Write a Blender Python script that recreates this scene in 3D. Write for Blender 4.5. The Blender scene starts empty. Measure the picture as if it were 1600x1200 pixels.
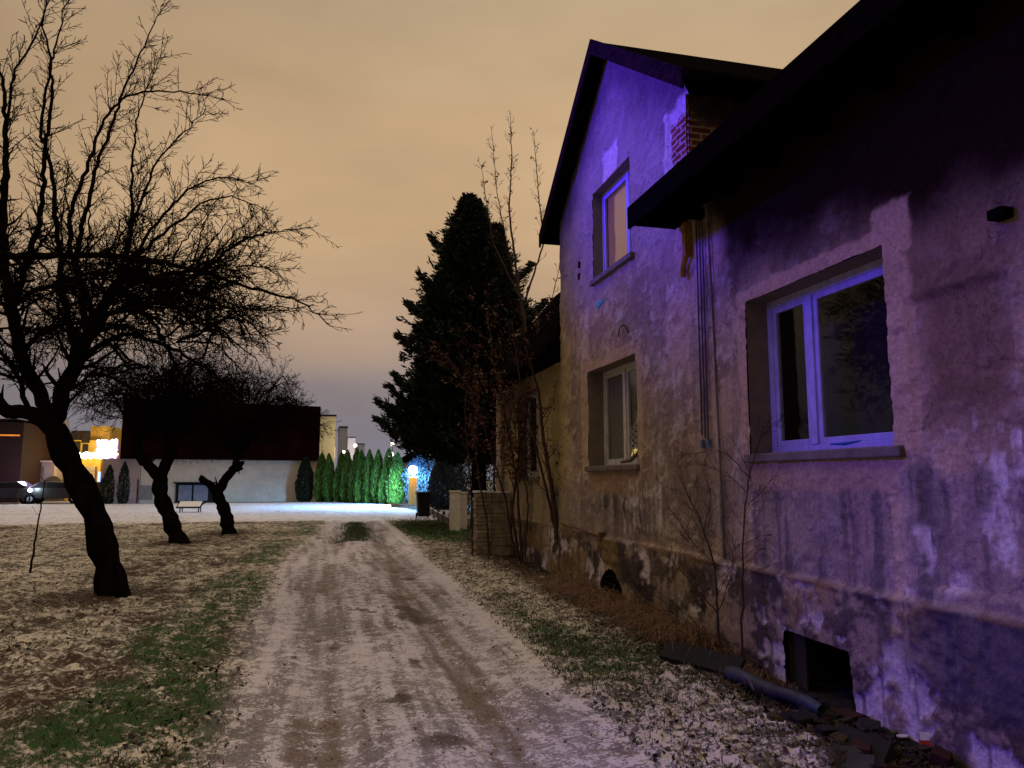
import bpy, math, random
import numpy as np
from mathutils import Vector, Matrix
R = math.radians
S = bpy.context.scene
COL = S.collection

# ------------------------------------------------------------------ camera, sky, light, exposure
FPX = 1180.0
EYE = Vector((0, 0, 1.6))
YAW, PITCH = 0.24312, 0.12561
cam_d = bpy.data.cameras.new("camera"); cam = bpy.data.objects.new("camera", cam_d); COL.objects.link(cam)
cam_d.sensor_width = 36; cam_d.lens = 36 * FPX / 1600; cam_d.clip_end = 3000; cam_d.clip_start = 0.05
cam.location = EYE; cam.rotation_euler = (math.pi / 2 + PITCH, 0, -YAW)
S.camera = cam

W = bpy.data.worlds.new("World"); S.world = W; W.use_nodes = True
nt = W.node_tree; nt.nodes.clear()
def wn(t, **k):
    n = nt.nodes.new(t)
    for a, b in k.items(): setattr(n, a, b)
    return n
wo = wn("ShaderNodeOutputWorld"); wb = wn("ShaderNodeBackground"); tc = wn("ShaderNodeTexCoord")
sp = wn("ShaderNodeSeparateXYZ"); rp = wn("ShaderNodeValToRGB"); nz = wn("ShaderNodeTexNoise")
L = nt.links
L.new(tc.outputs["Generated"], sp.inputs[0])
mpw = wn("ShaderNodeMapping"); mpw.inputs["Scale"].default_value = (1.0, 1.0, 2.6)
L.new(tc.outputs["Generated"], mpw.inputs[0]); L.new(mpw.outputs[0], nz.inputs["Vector"])
nz.inputs["Scale"].default_value = 1.7; nz.inputs["Detail"].default_value = 3.5; nz.inputs["Roughness"].default_value = .5
m1 = wn("ShaderNodeMath", operation="MULTIPLY_ADD"); m1.inputs[1].default_value = 0.16; m1.inputs[2].default_value = -0.08
L.new(nz.outputs["Fac"], m1.inputs[0])
m2 = wn("ShaderNodeMath", operation="ADD"); L.new(sp.outputs["Z"], m2.inputs[0]); L.new(m1.outputs[0], m2.inputs[1])
L.new(m2.outputs[0], rp.inputs[0])
cr = rp.color_ramp
SKY = [(0.0, (.24, .23, .29)), (.055, (.235, .215, .25)), (.13, (.29, .24, .235)), (.205, (.47, .33, .235)), (.31, (.645, .435, .25)),
       (.45, (.61, .415, .24)), (.60, (.53, .405, .26)), (.78, (.55, .44, .33)), (1.0, (.56, .46, .38))]
while len(cr.elements) < len(SKY): cr.elements.new(.5)
for e, (p, c) in zip(cr.elements, SKY): e.position = p; e.color = (*c, 1)
nz2 = wn("ShaderNodeTexNoise"); nz2.inputs["Scale"].default_value = 3.0; nz2.inputs["Detail"].default_value = 4
L.new(mpw.outputs[0], nz2.inputs["Vector"])
m3 = wn("ShaderNodeMath", operation="MULTIPLY_ADD"); m3.inputs[1].default_value = 0.55; m3.inputs[2].default_value = 0.66
L.new(nz2.outputs["Fac"], m3.inputs[0])
# the town's glow is ahead and overhead; low behind and to the left the sky is dark
dt = wn("ShaderNodeVectorMath", operation="DOT_PRODUCT"); dt.inputs[1].default_value = (.97, .24, 0); L.new(tc.outputs["Generated"], dt.inputs[0])
az = wn("ShaderNodeMapRange", interpolation_type='SMOOTHSTEP'); az.inputs[1].default_value = .35; az.inputs[2].default_value = -.85; az.inputs[3].default_value = 0; az.inputs[4].default_value = .66
L.new(dt.outputs["Value"], az.inputs[0])
el = wn("ShaderNodeMapRange", interpolation_type='SMOOTHSTEP'); el.inputs[1].default_value = .92; el.inputs[2].default_value = .5; L.new(sp.outputs["Z"], el.inputs[0])
ml = wn("ShaderNodeMath", operation="MULTIPLY"); L.new(az.outputs[0], ml.inputs[0]); L.new(el.outputs[0], ml.inputs[1])
dk = wn("ShaderNodeMath", operation="SUBTRACT"); dk.inputs[0].default_value = 1.0; L.new(ml.outputs[0], dk.inputs[1])
zb = wn("ShaderNodeMapRange", interpolation_type='SMOOTHSTEP'); zb.inputs[1].default_value = .62; zb.inputs[2].default_value = .95; zb.inputs[3].default_value = 1.0; zb.inputs[4].default_value = 3.0; L.new(sp.outputs["Z"], zb.inputs[0])
m4 = wn("ShaderNodeMath", operation="MULTIPLY"); L.new(m3.outputs[0], m4.inputs[0]); L.new(dk.outputs[0], m4.inputs[1])
m5 = wn("ShaderNodeMath", operation="MULTIPLY"); L.new(m4.outputs[0], m5.inputs[0]); L.new(zb.outputs[0], m5.inputs[1])
L.new(rp.outputs[0], wb.inputs["Color"]); L.new(m5.outputs[0], wb.inputs["Strength"]); L.new(wb.outputs[0], wo.inputs[0])

S.view_settings.view_transform = 'Standard'; S.view_settings.look = 'None'
S.view_settings.exposure = 0.0; S.view_settings.gamma = 1.0; S.view_settings.use_curve_mapping = False
S.cycles.use_denoising = True
S.cycles.max_bounces = 5; S.cycles.transparent_max_bounces = 8
S.cycles.sample_clamp_indirect = 3.0

def lamp(name, kind, loc, col, power, aim=None, parent=None, **k):
    d = bpy.data.lights.new(name, kind); d.color = col; d.energy = power
    for a, b in k.items(): setattr(d, a, b)
    o = bpy.data.objects.new(name, d); COL.objects.link(o); o.location = loc
    if aim is not None: o.rotation_euler = (Vector(aim) - Vector(loc)).to_track_quat('-Z', 'Y').to_euler()
    if parent: o.parent = parent
    return o
# two added off-frame spots that tint the gable and the near wall violet
lamp("added_violet_spot", 'SPOT', (-10, 14, 10.5), (.08, .022, 1.0), 29000, aim=(3.9, 8.6, 6.5), spot_size=R(27), spot_blend=1.0, shadow_soft_size=1.2)
lamp("added_violet_spot", 'SPOT', (-9, 6.0, 6.5), (.11, .03, 1.0), 4200, aim=(3.9, 3.3, 1.5), spot_size=R(33), spot_blend=1.0, shadow_soft_size=.6)

# ------------------------------------------------------------------ projection helpers (pixels of the 1600x1200 picture -> points)
CF, SF, CP, SP = math.cos(YAW), math.sin(YAW), math.cos(PITCH), math.sin(PITCH)
def ray(px, py):
    xc = (px - 800) / FPX; yc = -(py - 600) / FPX
    fw = CP - yc * SP; up = SP + yc * CP
    return Vector((xc * CF + fw * SF, -xc * SF + fw * CF, up))
def at(px, py, Y):
    r = ray(px, py); return EYE + r * (Y / r.y)
def gnd(px, py, z=0.0):
    r = ray(px, py); return EYE + r * ((z - EYE.z) / r.z)

# ------------------------------------------------------------------ noise
def vnoise(x, y, seed=0):
    x = np.asarray(x, float); y = np.asarray(y, float)
    xi = np.floor(x).astype(np.int64); yi = np.floor(y).astype(np.int64)
    fx = x - xi; fy = y - yi; fx = fx * fx * (3 - 2 * fx); fy = fy * fy * (3 - 2 * fy)
    def h(a, b):
        n = (a * 374761393 + b * 668265263 + seed * 974634777) & 0x7fffffff
        n = ((n ^ (n >> 13)) * 1274126177) & 0x7fffffff
        return ((n ^ (n >> 16)) & 0xffff) / 65535.0
    return (h(xi, yi) * (1 - fx) + h(xi + 1, yi) * fx) * (1 - fy) + (h(xi, yi + 1) * (1 - fx) + h(xi + 1, yi + 1) * fx) * fy
def fbm(x, y, o=4, seed=0, g=.5):
    s = 0; a = 1; t = 0
    for i in range(o):
        s = s + a * vnoise(x * 2 ** i + 17.3 * i, y * 2 ** i + 5.1 * i, seed + i); t += a; a *= g
    return s / t
def sstep(a, b, x): t = np.clip((x - a) / (b - a), 0, 1); return t * t * (3 - 2 * t)
def mixc(c, col, f): return c * (1 - f[..., None]) + np.array(col) * f[..., None]

# ------------------------------------------------------------------ object helpers
def tag(o, label=None, cat=None, group=None, kind=None):
    if label: o["label"] = label
    if cat: o["category"] = cat
    if group: o["group"] = group
    if kind: o["kind"] = kind
    return o
def empty(name, loc=(0, 0, 0), rz=0):
    o = bpy.data.objects.new(name, None); COL.objects.link(o); o.location = loc; o.rotation_euler = (0, 0, rz)
    o.empty_display_size = .2
    return o
def mesh_np(name, V, F, mat, parent=None, smooth=False, fa=None, va=None, mi=None):
    """V (n,3), F (m,3|4) index array; va: vertex attributes {name: (n,) or (n,3)}"""
    me = bpy.data.meshes.new(name)
    V = np.asarray(V, np.float32); F = np.asarray(F, np.int32); k = F.shape[1]
    me.vertices.add(len(V)); me.vertices.foreach_set("co", V.ravel())
    me.loops.add(F.size); me.loops.foreach_set("vertex_index", F.ravel())
    me.polygons.add(len(F)); me.polygons.foreach_set("loop_start", np.arange(0, F.size, k, dtype=np.int32))
    try: me.polygons.foreach_set("loop_total", np.full(len(F), k, np.int32))
    except Exception: pass
    me.update(calc_edges=True)
    if smooth: me.polygons.foreach_set("use_smooth", np.ones(len(F), bool))
    for n, a in (va or {}).items():
        a = np.asarray(a, np.float32)
        if a.ndim == 1:
            at_ = me.attributes.new(n, 'FLOAT', 'POINT'); at_.data.foreach_set("value", a)
        else:
            at_ = me.attributes.new(n, 'FLOAT_COLOR', 'POINT')
            at_.data.foreach_set("color", np.hstack([a, np.ones((len(a), 1), np.float32)]).ravel())
    for m in (mat if isinstance(mat, (list, tuple)) else [mat]): me.materials.append(m)
    if mi is not None: me.polygons.foreach_set("material_index", np.asarray(mi, np.int32))
    o = bpy.data.objects.new(name, me); COL.objects.link(o)
    if parent: o.parent = parent
    return o
class MB:
    def __init__(s): s.v = []; s.f = []
    def face(s, pts):
        b = len(s.v); s.v += [tuple(p) for p in pts]; s.f.append(tuple(range(b, b + len(pts)))); return s
    def box(s, x0, x1, y0, y1, z0, z1, M=None):
        P = [Vector(p) for p in ((x0, y0, z0), (x1, y0, z0), (x1, y1, z0), (x0, y1, z0), (x0, y0, z1), (x1, y0, z1), (x1, y1, z1), (x0, y1, z1))]
        if M: P = [M @ p for p in P]
        b = len(s.v); s.v += [tuple(p) for p in P]
        for q in ((0, 3, 2, 1), (4, 5, 6, 7), (0, 1, 5, 4), (1, 2, 6, 5), (2, 3, 7, 6), (3, 0, 4, 7)): s.f.append(tuple(b + i for i in q))
        return s
    def prism(s, poly, axis, a, b_):
        """poly: 2-D points; axis 'x' (y,z), 'y' (x,z), 'z' (x,y)"""
        n = len(poly); b = len(s.v)
        for t in (a, b_):
            for p in poly: s.v.append({'x': (t, p[0], p[1]), 'y': (p[0], t, p[1]), 'z': (p[0], p[1], t)}[axis])
        s.f.append(tuple(range(b, b + n))); s.f.append(tuple(range(b + 2 * n - 1, b + n - 1, -1)))
        for i in range(n): j = (i + 1) % n; s.f.append((b + i, b + n + i, b + n + j, b + j))
        return s
    def tube(s, pts, rad, n=8, cap=True):
        pts = [Vector(p) for p in pts]
        if not hasattr(rad, '__len__'): rad = [rad] * len(pts)
        b = len(s.v); up = Vector((0.03, 0.1, 1)).normalized()
        for i, p in enumerate(pts):
            t = (pts[min(i + 1, len(pts) - 1)] - pts[max(i - 1, 0)]).normalized()
            u = t.cross(up)
            if u.length < .05: u = t.cross(Vector((1, 0, 0)))
            u.normalize(); w = t.cross(u)
            for k in range(n):
                a = 2 * math.pi * k / n; s.v.append(tuple(p + (u * math.cos(a) + w * math.sin(a)) * rad[i]))
        for i in range(len(pts) - 1):
            for k in range(n):
                k2 = (k + 1) % n; s.f.append((b + i * n + k, b + i * n + k2, b + (i + 1) * n + k2, b + (i + 1) * n + k))
        if cap:
            s.f.append(tuple(b + k for k in range(n))[::-1]); s.f.append(tuple(b + (len(pts) - 1) * n + k for k in range(n)))
        return s
    def lathe(s, prof, c=(0, 0, 0), n=16):
        b = len(s.v)
        for r, z in prof:
            for k in range(n): a = 2 * math.pi * k / n; s.v.append((c[0] + r * math.cos(a), c[1] + r * math.sin(a), c[2] + z))
        for i in range(len(prof) - 1):
            for k in range(n):
                k2 = (k + 1) % n; s.f.append((b + i * n + k, b + i * n + k2, b + (i + 1) * n + k2, b + (i + 1) * n + k))
        s.f.append(tuple(b + k for k in range(n))[::-1]); s.f.append(tuple(b + (len(prof) - 1) * n + k for k in range(n)))
        return s
    def build(s, name, mat, parent=None, smooth=False, bevel=0):
        me = bpy.data.meshes.new(name); me.from_pydata(s.v, [], s.f); me.materials.append(mat); me.update()
        if smooth: me.polygons.foreach_set("use_smooth", [True] * len(me.polygons))
        o = bpy.data.objects.new(name, me); COL.objects.link(o)
        if parent: o.parent = parent
        if bevel:
            m = o.modifiers.new("b", 'BEVEL'); m.width = bevel; m.segments = 2; m.limit_method = 'ANGLE'
        return o

# ------------------------------------------------------------------ materials
def material(name):
    m = bpy.data.materials.new(name); m.use_nodes = True
    return m, m.node_tree, m.node_tree.nodes["Principled BSDF"]
def nd(t, kind, **k):
    n = t.nodes.new(kind)
    for a, b in k.items():
        if a.startswith('i_'): n.inputs[a[2:].replace('_', ' ')].default_value = b
        else: setattr(n, a, b)
    return n
def simple(name, c1, c2=None, scale=6, rough=.85, bump=.3, bscale=30, spec=.25, metal=0, emit=None, estr=0, stretch=(1, 1, 1)):
    m, t, b = material(name)
    c2 = c2 or tuple(x * .55 for x in c1)
    co = nd(t, "ShaderNodeTexCoord"); mp = nd(t, "ShaderNodeMapping"); mp.inputs["Scale"].default_value = stretch
    t.links.new(co.outputs["Object"], mp.inputs[0])
    n1 = nd(t, "ShaderNodeTexNoise", i_Scale=scale, i_Detail=6.0, i_Roughness=.65); t.links.new(mp.outputs[0], n1.inputs["Vector"])
    r = nd(t, "ShaderNodeValToRGB"); r.color_ramp.elements[0].position = .36; r.color_ramp.elements[1].position = .64
    r.color_ramp.elements[0].color = (*c2, 1); r.color_ramp.elements[1].color = (*c1, 1)
    t.links.new(n1.outputs["Fac"], r.inputs[0]); t.links.new(r.outputs[0], b.inputs["Base Color"])
    b.inputs["Roughness"].default_value = rough; b.inputs["Metallic"].default_value = metal; b.inputs["Specular IOR Level"].default_value = spec
    if bump:
        n2 = nd(t, "ShaderNodeTexNoise", i_Scale=bscale, i_Detail=5.0); t.links.new(mp.outputs[0], n2.inputs["Vector"])
        bp = nd(t, "ShaderNodeBump", i_Strength=bump, i_Distance=.02); t.links.new(n2.outputs["Fac"], bp.inputs["Height"]); t.links.new(bp.outputs[0], b.inputs["Normal"])
    if emit: b.inputs["Emission Color"].default_value = (*emit, 1); b.inputs["Emission Strength"].default_value = estr
    return m
def attr_mat(name, rough=.9, fine=45, bump=.35, mult=(.72, 1.22)):
    m, t, b = material(name)
    a = nd(t, "ShaderNodeAttribute", attribute_name="Col"); co = nd(t, "ShaderNodeTexCoord")
    n1 = nd(t, "ShaderNodeTexNoise", i_Scale=fine, i_Detail=6.0, i_Roughness=.7); t.links.new(co.outputs["Object"], n1.inputs["Vector"])
    mr = nd(t, "ShaderNodeMapRange"); mr.inputs[1].default_value = .3; mr.inputs[2].default_value = .7; mr.inputs[3].default_value = mult[0]; mr.inputs[4].default_value = mult[1]
    t.links.new(n1.outputs["Fac"], mr.inputs[0])
    mx = nd(t, "ShaderNodeVectorMath", operation='SCALE'); t.links.new(a.outputs["Color"], mx.inputs[0]); t.links.new(mr.outputs[0], mx.inputs["Scale"])
    t.links.new(mx.outputs[0], b.inputs["Base Color"]); b.inputs["Roughness"].default_value = rough; b.inputs["Specular IOR Level"].default_value = 0
    bp = nd(t, "ShaderNodeBump", i_Strength=bump, i_Distance=.015); t.links.new(n1.outputs["Fac"], bp.inputs["Height"]); t.links.new(bp.outputs[0], b.inputs["Normal"])
    return m, t, b, mx, bp
def plaster_mat():
    m, t, b, mx, bp = attr_mat("weathered_plaster", fine=30, bump=.8, mult=(.66, 1.25))
    # exposed brick where the attribute says so; hairline cracks everywhere
    co = nd(t, "ShaderNodeTexCoord"); sx = nd(t, "ShaderNodeSeparateXYZ"); cb = nd(t, "ShaderNodeCombineXYZ")
    ad = nd(t, "ShaderNodeMath", operation='ADD'); t.links.new(co.outputs["Object"], sx.inputs[0])
    t.links.new(sx.outputs["X"], ad.inputs[0]); t.links.new(sx.outputs["Y"], ad.inputs[1])
    t.links.new(ad.outputs[0], cb.inputs["X"]); t.links.new(sx.outputs["Z"], cb.inputs["Y"])
    br = nd(t, "ShaderNodeTexBrick", i_Scale=1.0, i_Mortar_Size=.012); br.inputs["Brick Width"].default_value = .26; br.inputs["Row Height"].default_value = .078
    br.inputs["Color1"].default_value = (.24, .06, .04, 1); br.inputs["Color2"].default_value = (.13, .035, .028, 1); br.inputs["Mortar"].default_value = (.34, .29, .25, 1)
    t.links.new(cb.outputs[0], br.inputs["Vector"])
    at_ = nd(t, "ShaderNodeAttribute", attribute_name="brick")
    mi = nd(t, "ShaderNodeMix", data_type='RGBA'); t.links.new(at_.outputs["Fac"], mi.inputs[0]); t.links.new(mx.outputs[0], mi.inputs[6]); t.links.new(br.outputs["Color"], mi.inputs[7])
    vo = nd(t, "ShaderNodeTexVoronoi", feature='DISTANCE_TO_EDGE', i_Scale=1.1); nn = nd(t, "ShaderNodeTexNoise", i_Scale=4.0, i_Detail=5.0)
    t.links.new(co.outputs["Object"], nn.inputs["Vector"])
    va = nd(t, "ShaderNodeVectorMath", operation='MULTIPLY_ADD'); va.inputs[1].default_value = (.45, .45, .45); t.links.new(nn.outputs["Color"], va.inputs[0]); t.links.new(co.outputs["Object"], va.inputs[2])
    t.links.new(va.outputs[0], vo.inputs["Vector"])
    mr = nd(t, "ShaderNodeMapRange"); mr.inputs[1].default_value = .0; mr.inputs[2].default_value = .008; mr.inputs[3].default_value = .55; mr.inputs[4].default_value = 1.0
    t.links.new(vo.outputs["Distance"], mr.inputs[0])
    # only some cracks survive
    n3 = nd(t, "ShaderNodeTexNoise", i_Scale=.9, i_Detail=2.0); t.links.new(co.outputs["Object"], n3.inputs["Vector"])
    g = nd(t, "ShaderNodeMath", operation='GREATER_THAN'); g.inputs[1].default_value = .54; t.links.new(n3.outputs["Fac"], g.inputs[0])
    mm = nd(t, "ShaderNodeMix", data_type='FLOAT'); t.links.new(g.outputs[0], mm.inputs[0]); mm.inputs[2].default_value = 1.0; t.links.new(mr.outputs[0], mm.inputs[3])
    sc = nd(t, "ShaderNodeVectorMath", operation='SCALE'); t.links.new(mi.outputs[2], sc.inputs[0]); t.links.new(mm.outputs[0], sc.inputs["Scale"])
    t.links.new(sc.outputs[0], b.inputs["Base Color"])
    return m
def ground_mat(name, sc1=9.0, soft=.07, dist=.035, snow=(.62, .60, .60)):
    """snow over an under-colour; attribute 'cover' 0..1 says how much snow lies, broken up by noise"""
    m, t, b = material(name)
    a = nd(t, "ShaderNodeAttribute", attribute_name="Col"); cv = nd(t, "ShaderNodeAttribute", attribute_name="cover"); co = nd(t, "ShaderNodeTexCoord")
    n1 = nd(t, "ShaderNodeTexNoise", i_Scale=sc1, i_Detail=7.0, i_Roughness=.72, i_Distortion=.6); t.links.new(co.outputs["Object"], n1.inputs["Vector"])
    n2 = nd(t, "ShaderNodeTexNoise", i_Scale=sc1 * 5, i_Detail=4.0, i_Roughness=.7); t.links.new(co.outputs["Object"], n2.inputs["Vector"])
    ad = nd(t, "ShaderNodeMath", operation='ADD'); t.links.new(n1.outputs["Fac"], ad.inputs[0]); t.links.new(n2.outputs["Fac"], ad.inputs[1])
    hf = nd(t, "ShaderNodeMath", operation='MULTIPLY_ADD'); hf.inputs[1].default_value = .5; t.links.new(ad.outputs[0], hf.inputs[0])
    # fac = smooth(cover - noise)
    iv = nd(t, "ShaderNodeMath", operation='SUBTRACT'); iv.inputs[0].default_value = 0.0
    mr0 = nd(t, "ShaderNodeMapRange"); mr0.inputs[1].default_value = .40; mr0.inputs[2].default_value = .60
    hf.inputs[2].default_value = 0.0; t.links.new(hf.outputs[0], mr0.inputs[0])
    t.links.new(cv.outputs["Fac"], iv.inputs[0]); t.links.new(mr0.outputs[0], iv.inputs[1])
    mr = nd(t, "ShaderNodeMapRange", interpolation_type='SMOOTHSTEP'); mr.inputs[1].default_value = -soft; mr.inputs[2].default_value = soft; t.links.new(iv.outputs[0], mr.inputs[0])
    u = nd(t, "ShaderNodeMapRange"); u.inputs[1].default_value = .35; u.inputs[2].default_value = .65; u.inputs[3].default_value = .45; u.inputs[4].default_value = 1.5
    t.links.new(n2.outputs["Fac"], u.inputs[0])
    us = nd(t, "ShaderNodeVectorMath", operation='SCALE'); t.links.new(a.outputs["Color"], us.inputs[0]); t.links.new(u.outputs[0], us.inputs["Scale"])
    mi = nd(t, "ShaderNodeMix", data_type='RGBA'); t.links.new(mr.outputs[0], mi.inputs[0]); t.links.new(us.outputs[0], mi.inputs[6])
    sn = nd(t, "ShaderNodeAttribute", attribute_name="Snow"); t.links.new(sn.outputs["Color"], mi.inputs[7])
    t.links.new(mi.outputs[2], b.inputs["Base Color"]); b.inputs["Roughness"].default_value = .8; b.inputs["Specular IOR Level"].default_value = .25
    bp = nd(t, "ShaderNodeBump", i_Strength=.8, i_Distance=dist); 
    bh = nd(t, "ShaderNodeMath", operation='MULTIPLY_ADD'); bh.inputs[1].default_value = .6; t.links.new(mr.outputs[0], bh.inputs[0]); t.links.new(hf.outputs[0], bh.inputs[2])
    t.links.new(bh.outputs[0], bp.inputs["Height"]); t.links.new(bp.outputs[0], b.inputs["Normal"])
    return m
MT = {}
MT['plaster'] = plaster_mat()
MT['plainplaster'] = simple("reveal_plaster", (.20, .15, .115), (.15, .115, .09), 5, bump=.3)
MT['dark'] = simple("dark_tar", (.005, .004, .004), (.003, .002, .002), 8, rough=.9, spec=0)
MT['roof'] = simple("tar_roof", (.005, .004, .004), (.003, .002, .002), 4, rough=.9, spec=0)
MT['verge'] = simple("old_verge_board", (.022, .010, .012), (.005, .003, .004), 6, spec=0, stretch=(1, 1, 4))
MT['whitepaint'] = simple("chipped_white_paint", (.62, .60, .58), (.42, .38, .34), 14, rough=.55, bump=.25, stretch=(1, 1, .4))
MT['violetlitpaint'] = simple('violet_lit_white_paint', (.40, .38, .80), (.30, .27, .55), 14, rough=.55, bump=.25, stretch=(1, 1, .4))  # white frame paint with the violet light mixed into its colour
MT['room'] = simple("dark_room", (.03, .024, .02), (.015, .012, .01), 3)
MT['curtain'] = simple("beige_curtain", (.88, .66, .22), (.76, .55, .16), 9, stretch=(1, 7, .4), rough=.9)
MT['net'] = simple("net_curtain", (.42, .38, .33), (.2, .18, .16), 18, stretch=(1, 6, .5))
MT['lace'] = simple("lace", (.75, .68, .62), (.5, .45, .4), 20)
MT['sill'] = simple("worn_sill", (.17, .14, .125), (.10, .08, .07), 8)
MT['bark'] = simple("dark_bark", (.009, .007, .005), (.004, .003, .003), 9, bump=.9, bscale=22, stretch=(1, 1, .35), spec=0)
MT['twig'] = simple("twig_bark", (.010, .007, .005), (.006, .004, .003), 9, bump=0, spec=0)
MT['sapling'] = simple("reddish_sapling_bark", (.060, .030, .024), (.035, .018, .015), 12, bump=.3)
MT['cable'] = simple("cable_jacket", (.06, .05, .07), (.04, .03, .05), 5, bump=0, rough=.5)
MT['rust'] = simple("rusty_iron", (.16, .07, .03), (.07, .03, .015), 14)
MT['mustard'] = simple("mustard_paint", (.40, .20, .03), (.22, .10, .02), 9)
MT['stone'] = simple("masonry_pier", (.36, .29, .20), (.17, .13, .09), 7, bump=.8, bscale=18)
MT['snow'] = simple("thin_snow", (.62, .60, .60), (.48, .46, .45), 12, bump=.5)
MT['whitebrick'] = simple("white_brick", (.62, .57, .50), (.48, .43, .37), 9)
MT['palewall'] = simple("pale_render", (.50, .43, .33), (.40, .34, .26), 1.3, bump=.1)
MT['pinkwall'] = simple("pinkish_render", (.36, .27, .24), (.29, .21, .19), 1.3, bump=.1)
MT['redclad'] = simple("oxblood_cladding", (.011, .0016, .0014), (.004, .0008, .0008), 1.0, bump=.1, spec=0)
MT['greydoor'] = simple("grey_glass_panel", (.20, .20, .23), (.14, .14, .16), 3, rough=.4, bump=0)
MT['iron'] = simple("dark_iron", (.010, .009, .011), spec=.1, rough=.6, bump=0)

def glass_mat(name, ior=1.5, tint=(1, 1, 1)):
    m, t, b = material(name)
    t.nodes.remove(b)
    o = t.nodes["Material Output"]; tr = nd(t, "ShaderNodeBsdfTransparent"); tr.inputs[0].default_value = (*tint, 1)
    gl = nd(t, "ShaderNodeBsdfGlossy"); gl.inputs["Roughness"].default_value = .02
    lw = nd(t, "ShaderNodeLayerWeight"); lw.inputs["Blend"].default_value = .5; pw = nd(t, "ShaderNodeMath", operation='POWER'); pw.inputs[1].default_value = 5.0
    t.links.new(lw.outputs["Facing"], pw.inputs[0]); f0 = ((ior - 1) / (ior + 1)) ** 2
    fr = nd(t, "ShaderNodeMath", operation='MULTIPLY_ADD'); fr.inputs[1].default_value = 1 - f0; fr.inputs[2].default_value = f0; t.links.new(pw.outputs[0], fr.inputs[0])
    nn = nd(t, "ShaderNodeTexNoise", i_Scale=5.0, i_Detail=1.0); co = nd(t, "ShaderNodeTexCoord"); t.links.new(co.outputs["Object"], nn.inputs["Vector"])
    bp = nd(t, "ShaderNodeBump", i_Strength=.06, i_Distance=.02); t.links.new(nn.outputs["Fac"], bp.inputs["Height"]); t.links.new(bp.outputs[0], gl.inputs["Normal"])
    mx = nd(t, "ShaderNodeMixShader"); t.links.new(fr.outputs[0], mx.inputs[0]); t.links.new(tr.outputs[0], mx.inputs[1]); t.links.new(gl.outputs[0], mx.inputs[2])
    t.links.new(mx.outputs[0], o.inputs["Surface"])
    return m
MT['glass'] = glass_mat("window_glass", 1.45, (.9, .92, .9))
def leaf_mat(name, ca, cb, trans=.25, rough=.6):
    """colour varies from leaf clump to leaf clump through the vertex attribute 'tone'"""
    m, t, b = material(name)
    a = nd(t, "ShaderNodeAttribute", attribute_name="tone")
    r = nd(t, "ShaderNodeMix", data_type='RGBA'); r.inputs[6].default_value = (*ca, 1); r.inputs[7].default_value = (*cb, 1)
    t.links.new(a.outputs["Fac"], r.inputs[0]); t.links.new(r.outputs[2], b.inputs["Base Color"]); b.inputs["Roughness"].default_value = rough
    b.inputs["Specular IOR Level"].default_value = .2
    return m
MT['needle'] = leaf_mat("dark_needles", (.003, .006, .003), (.012, .022, .007))
MT['thuja'] = leaf_mat("thuja_scale_leaves", (.012, .028, .004), (.10, .19, .016))
MT['bush'] = leaf_mat('loose_bush_leaves', (.008, .014, .016), (.05, .065, .07))
MT['deadleaf'] = leaf_mat("red_brown_dead_leaves", (.05, .018, .012), (.13, .045, .022))
MT['grassblade'] = leaf_mat("grass_blades", (.016, .030, .008), (.055, .085, .022))
MT['strawblade'] = leaf_mat("dry_straw", (.10, .055, .03), (.30, .18, .10))
MT['litter'] = leaf_mat("leaf_litter", (.012, .008, .005), (.06, .036, .018))

# ================================================================== GROUND, LANE, STREET
def lane_edges(y):
    l = -0.62 - .13 * sstep(6, 10, y) + .12 * sstep(9, 26, y) + .85 * sstep(16, 29, y) * .9
    r = 1.93 + .2 * sstep(4, 14, y) + .25 * sstep(14, 24, y)
    return l, r
def height(x, y):
    l, r = lane_edges(y)
    z = .05 * (fbm(x * .35, y * .35, 3, 11) - .5)
    d = np.maximum(l - x, x - r)
    w = sstep(-.25, .25, d + .22 * (fbm(x * 2.2, y * 2.2, 3, 3) - .5))
    rough = .14 * (fbm(x * 5.5, y * 5.5, 4, 5, .6) - .45) + .03 * (fbm(x * 17, y * 17, 2, 9) - .5)
    t = (x - l) / (r - l)
    rut = -.05 * np.exp(-((t - .27) / .11) ** 2) - .05 * np.exp(-((t - .72) / .12) ** 2)
    lane = rut + .03 * (fbm(x * 3.0, y * .8, 4, 21) - .5) + .024 * (fbm(x * 14, y * 9, 3, 23) - .5)
    far = sstep(29.5, 32, y + 1.5 * (fbm(x * .3, y * .3, 2, 8) - .5))
    lane = lane * (1 - far) ; 
    z = z + (lane - .02) * (1 - w) + rough * w * (1 - far) + far * .03 * (fbm(x * .9, y * 1.6, 3, 31) - .5)
    near = sstep(2.9, 3.6, x) * sstep(7.5, 5.5, y)
    z = z - .13 * near
    return z, w, far
ang = np.concatenate([np.linspace(-180, -34, 50, endpoint=False), np.linspace(-34, 52, 620, endpoint=False), np.linspace(52, 180, 44, endpoint=False)])
ang = np.radians(ang)
rr = np.concatenate([[0.05, .6], 1.2 * 1.0088 ** np.arange(0, 640)]); rr = np.append(rr, [420, 600, 900])
rr = np.unique(rr[(rr < 330) | (rr > 400)])
AA, RR = np.meshgrid(ang, rr); GX = RR * np.sin(AA); GY = RR * np.cos(AA)
jx = .25 * RR * .0024; GX = GX + jx * (vnoise(AA * 9e3, RR * 77, 5) - .5); 
GZ, WV, FAR = height(GX, GY)
amp = sstep(70, 35, RR); GZ = GZ * amp
nr, na = GX.shape
idx = np.arange(nr * na).reshape(nr, na)
q = np.stack([idx[:-1], np.roll(idx, -1, 1)[:-1], np.roll(idx, -1, 1)[1:], idx[1:]], -1).reshape(-1, 4)[:, ::-1]
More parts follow.
